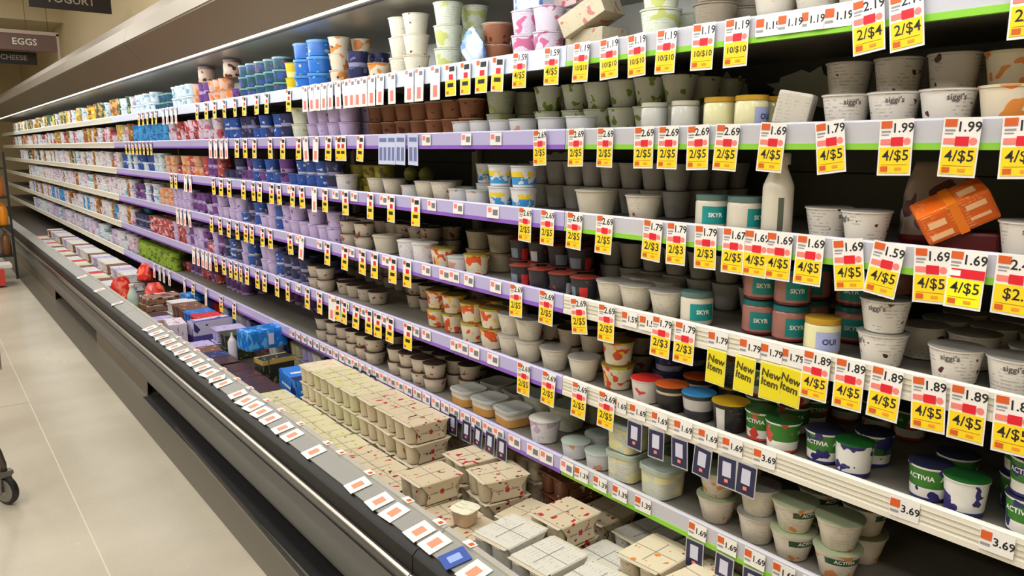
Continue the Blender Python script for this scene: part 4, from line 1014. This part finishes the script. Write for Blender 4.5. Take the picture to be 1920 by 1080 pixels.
# loose single cup, pink fruit pouch and blue shrink pack
o = add('small_yogurt_cup', lathe('scup', [(.026, 0, 0), (.028, .003, 0), (.034, .042, 0), (.038, .046, 0)], [pmat('sc', (214, 186, 156))], squash=4, seg=24)); add('lid', lathe('slid', [(.038, .046, 0), (.0395, .0465, 0), (.0395, .049, 0), (.036, .0495, 0)], [pmat('scl', (230, 226, 200), blot=((150, 150, 110), 4, .6))], squash=4, seg=24), o)
o.location = (1.18, 1.76, DZ + MPH + .003); o.rotation_euler = (0, 0, .3); tag(o, 'single small cream yogurt cup on the loose multipacks at the near end', 'yogurt cup')
o = add('fruit_pouch', bag_mesh('fp', .035, .09, .025, pmat('fpouch', (190, 96, 104), [(0, .4, (120, 40, 40))]), 21, .4)); o.location = (1.30, 1.615, DZ + MPH + .003); o.scale = (.6, .6, .6); o.rotation_euler = (1.35, 0, .2); tag(o, 'pink and red fruit pouch lying between multipacks near the front rail', 'pouch')
def thing_at(name, me, px, py, z, rot, label, cat):
    o = add(name, me); x, y = on_z(px, py, z); o.location = (x, y, z); o.rotation_euler = rot; tag(o, label, cat); return o
o = thing_at('shrink_wrapped_pack', wrapbox('swp', .115, .065, .055, pmat('shrink', (30, 116, 210), blot=((90, 170, 236), 1.8, .56), lines=(120, 180, 236), rough=.2), .018), 492, 632, .515, (0, 0, .15), 'bright blue shrink-wrapped drink pack on top of the heap of cartons', 'drink pack')
add('white_patch', boxes('wp', [(.0, .03, -.0665, -.064, -.03, .03)], [palecard]), o)
o = thing_at('drink_carton_box', wrapbox('dcb', .06, .13, .06, pmat('bluebox', (40, 120, 214), [(.0, .3, (24, 40, 100)), (.5, .6, (226, 228, 236), .2, .7)], blot=((24, 40, 110), 1.7, .6)), .003), 562, 722, .392, (0, 0, -.08), 'blue topped drink carton box beside the lime multipacks', 'carton')
thing_at('drink_carton_box', wrapbox('dcb2', .085, .05, .062, pmat('blackgold', (34, 36, 28), [(.8, 1, (180, 150, 80))], blot=((120, 110, 50), 1.8, .62)), .003), 515, 690, .394, (0, 0, .1), 'black and gold carton under the blue shrink-wrapped pack', 'carton')
thing_at('drink_carton_box', wrapbox('dcb3', .12, .05, .075, pmat('lilac', (200, 196, 220), [(0, .45, (86, 76, 150))], blot=((50, 50, 110), 1.9, .63)), .003), 395, 620, .407, (0, 0, .12), 'white and violet drink carton beside the blue shrink-wrapped pack', 'carton')
thing_at('drink_carton_box', wrapbox('dcb4', .05, .1, .075, pmat('lilac2', (216, 206, 216), blot=((150, 110, 150), 2, .6)), .003), 330, 625, .407, (0, 0, -.1), 'pale pink drink carton by the front rail before the stacked trays', 'carton')
for k in range(3):
    thing_at('snack_tray', wrapbox('st%d' % k, .12, .09, .024, pmat('tray%d' % k, (150, 110, 84), [(.8, 1, (206, 200, 206))], blot=((96, 40, 34), 1.8, .55)), .004), 302, 585 - k * 13, .356 + k * .05, (0, 0, .1), f"brown snack tray, {['bottom', 'middle', 'topmost'][k]} of the stack beside the clear bottle", 'snack tray')
for k in range(3):
    thing_at('blue_drink_pack', wrapbox('bd%d' % k, .08, .07, .028, pmat('bdp', (24, 90, 170), blot=((70, 160, 220), 2, .55)), .01), 366, 582 - k * 13, .36 + k * .057, (0, 0, .05 * k), f"deep blue drink pack, {['bottom', 'middle', 'topmost'][k]} of the stack behind the snack trays", 'drink pack')
for k, (px, py, z) in enumerate([(228, 533, .45), (238, 560, .38), (272, 505, .46), (292, 545, .42)]):
    o = thing_at('red_fruit_bag', bag_mesh('rf', .075, .14, .06, pmat('redbag', (206, 40, 30), blot=((236, 110, 80), 2, .58), rough=.2), 30 + k, .5), px, py + 20, z - .04, (.1, 0, k), f"shiny red bag, {['first', 'second', 'third', 'fourth'][k]} in the heap around the clear bottle", 'bag')
o = thing_at('juice_bottle', lathe('jb', [(.03, 0, 0), (.038, .006, 0), (.038, .12, 0), (.034, .15, 0), (.017, .19, 0), (.016, .205, 0)], [pmat('jbm', (186, 206, 190), [(.1, .4, (150, 180, 90))], rough=.12)]), 252, 592, .335, (0, 0, 0), 'pale green clear drink bottle standing among the red bags', 'bottle')
add('cap', lathe('jc', [(.018, .205, 0), (.0185, .206, 0), (.0185, .225, 0), (.016, .227, 0)], [mat('cap_white', (214, 206, 200), .35)]), o)
thing_at('spray_cream_can', lathe('can', [(.02, 0, 0), (.024, .003, 0), (.024, .12, 0), (.016, .135, 0), (.007, .15, 0), (.005, .17, 0)], [mat('can_white', (210, 206, 216), .3)]), 438, 680, .332, (0, 0, 0), 'small white can with pointed nozzle before the blue pack', 'can')

# ------------------------------------------------------------------ signs, far displays, cart
def sign(name, x0, x1, y, z0, z1, m, text, size, tm, label, tx=None):
    r = add(name, boxes('sign', [(x0, x1, y, y + .03, z0, z1)], [m])); tag(r, label, 'sign')
    add('lettering', text_mesh(text, size, tm, .002), r, ((x0 + x1) / 2 if tx is None else tx, y - .004, (z0 + z1) / 2))
    for xx in (x0 + .1, x1 - .1): add('hanging_wire', boxes('hw', [(xx - .003, xx + .003, y + .01, y + .016, z1, 4.4)], [steel_dk]), r)
    return r
def on_y(px, py, Y):
    d = ray(px, py); t = Y / d.y; return d.x * t, EYE + d.z * t
Y1 = 10.2; xa, za = on_y(56, 25, Y1); xb, zb = on_y(210, 28, Y1); 
blk = mat('sign_black', (26, 20, 20), .5)
sign('hanging_sign', xa, xb, Y1, zb + .01, zb + .22, blk, 'YOGURT', .12, mat('sign_grey', (150, 140, 132), .5), 'black hanging sign reading YOGURT above the dairy case')
bpy.context.view_layer.update()
Y2 = 13.6; x2, z2 = on_y(105, 64, Y2); x2a, z2b = on_y(0, 95, Y2)
r = sign('hanging_sign', x2a - .3, x2, Y2, z2b + .03, z2 - .03, mat('sign_mauve', (122, 98, 98), .5), 'EGGS', .13, wink, 'mauve hanging sign reading EGGS in a white frame', tx=on_y(46, 80, Y2)[0])
add('sign_frame', boxes('sf', [(x2a - .3, x2 + .03, Y2 - .01, Y2 + .02, z2 - .03, z2 + .02), (x2 - .0, x2 + .03, Y2 - .01, Y2 + .02, z2b - .55, z2)], [mat('frame_pale', (206, 190, 184), .5)]), r)
x3, z3 = on_y(68, 99, 13.9); _, z3b = on_y(68, 122, 13.9)
sign('hanging_sign', x2a - .3, x3, 13.9, z3b, z3, blk, 'CHEESE', .1, mat('sign_grey', (150, 140, 132), .5), 'small black hanging sign below the EGGS sign', tx=on_y(26, 110, 13.9)[0])
# orange drinks rack standing at the far end of the aisle
r = bpy.data.objects.new('drinks_rack', None); C.objects.link(r); r.location = (.42, 10.5, 0); tag(r, 'black wire rack of orange drinks at the far end of the aisle', 'rack')
for x in (-.42, -.14, .14, .40):
    add('post', boxes('post', [(x - .012, x + .012, -.012, .012, 0, 1.45)], [black]), r)
for z in (.28, .62, .95, 1.28): add('rack_shelf', boxes('rs', [(-.42, .40, -.01, .4, z - .02, z)], [black]), r)
for si, z in enumerate((.28, .62, .95)):
    for k in range(6):
        o = add('juice_bottle', lathe('obot', [(.045, 0, 0), (.05, .01, 0), (.05, .18, 0), (.03, .23, 0), (.02, .24, 0), (.02, .27, 0)], [mat(['orange_juice', 'amber_juice', 'brown_juice'][(k + si) % 3], [(226, 140, 20), (170, 100, 40), (120, 80, 50)][(k + si) % 3], .3)], seg=12))
        o.location = (.08 + k * .135, 10.6, z + .001); tag(o, f"{['orange', 'amber', 'brown'][(k + si) % 3]} juice bottle on the {['lowest', 'middle', 'upper'][si]} tier of the distant rack, {ordw(k + 1)} along", 'bottle', 'juice bottles on the distant rack')
o = add('floor_display_box', boxes('fdb', [(-.6, .66, 9.9, 10.3, .02, .2)], [mat('display_red', (190, 60, 46), .5)])); tag(o, 'red cardboard display base before the distant rack', 'display box')
o = add('floor_display_box', boxes('fdb', [(.1, .74, 9.95, 10.25, .205, .24)], [mat('display_white', (214, 210, 206), .5)])); tag(o, 'white tray on the red display base before the distant rack', 'tray')
# shopping cart at the left edge of the view: front caster and frame, basket beyond the edge
cm_ = mat('cart_grey', (86, 80, 70), .35, .6)
cx, cy = on_z(15, 945, 0)
r = bpy.data.objects.new('shopping_cart', None); C.objects.link(r); r.location = (cx, cy, 0); r.rotation_euler = (0, 0, .25)
tag(r, 'grey metal shopping cart with black casters standing in the aisle', 'shopping cart')
def wheel(p):
    wv = add('wheel', lathe('wheel', [(.03, -.014, 1), (.05, -.014, 1), (.062, -.010, 0), (.0645, 0, 0), (.062, .010, 0), (.05, .014, 1), (.03, .014, 1)], [black, mat('hub_grey', (120, 118, 112), .4)], seg=28), r, p, (PI / 2, 0, PI / 2 + .35))
    add('hub', lathe('hub', [(.02, -.016, 0), (.022, -.015, 0), (.022, .015, 0), (.02, .016, 0)], [steel], seg=16), wv)
def fork(p):
    x, y, z = p
    add('caster_fork', extr('fork', [(x - .03, z + .085), (x + .03, z + .085), (x + .03, z + .07), (x + .022, z + .065), (x + .028, z - .01), (x + .022, z - .01), (x + .018, z + .06), (x - .018, z + .06), (x - .022, z - .01), (x - .028, z - .01), (x - .022, z + .065), (x - .03, z + .07)], y - .018, y + .018, mat('fork_grey', (110, 108, 104), .35, .5)), r)
for (wx, wy) in ((0, 0), (-.42, 0), (0, .75), (-.42, .75)):
    wheel((wx, wy, .0655)); fork((wx, wy, .0655))
for sx in (0, -.42):
    add('frame_tube', tube('ft', [(sx, 0, .15), (sx, 0, .18), (sx - .012, .0, .24), (sx - .05, .0, .36), (sx - .1 * (1 if sx == 0 else -.3), -.02, .62)], .013, cm_), r)
    add('frame_tube', tube('ft2', [(sx, 0, .17), (sx, .75, .17), (sx, .78, .22), (sx, .80, .95)], .012, cm_), r)
for yy in (.05, .7): add('cross_bar', tube('cb', [(0, yy, .20), (-.42, yy, .20)], .006, cm_), r)
wires = []
for k in range(15): wires.append(((-.47 + k * .034, -.05, .62), (-.47 + k * .034, .82, .56)))
for k in range(18):
    y = -.05 + k * .051
    wires.append(((.02, y, .6), (.03, y, .95))); wires.append(((-.46, y, .6), (-.47, y, .95)))
for k, (p, q) in enumerate(wires): add('basket_wire', tube('bw', [p, q], .0025, steel, 6), r)
add('basket_rim', tube('rim', [(.03, -.06, .95), (.03, .84, .97), (-.47, .84, .97), (-.47, -.06, .95), (.03, -.06, .95)], .006, steel), r)
add('handle', tube('handle', [(.04, .92, 1.02), (-.48, .92, 1.02)], .014, mat('handle_red', (150, 30, 30), .4)), r)
for x in (.02, -.46): add('handle_arm', tube('ha', [(x, .82, .96), (x, .92, 1.02)], .008, steel), r)
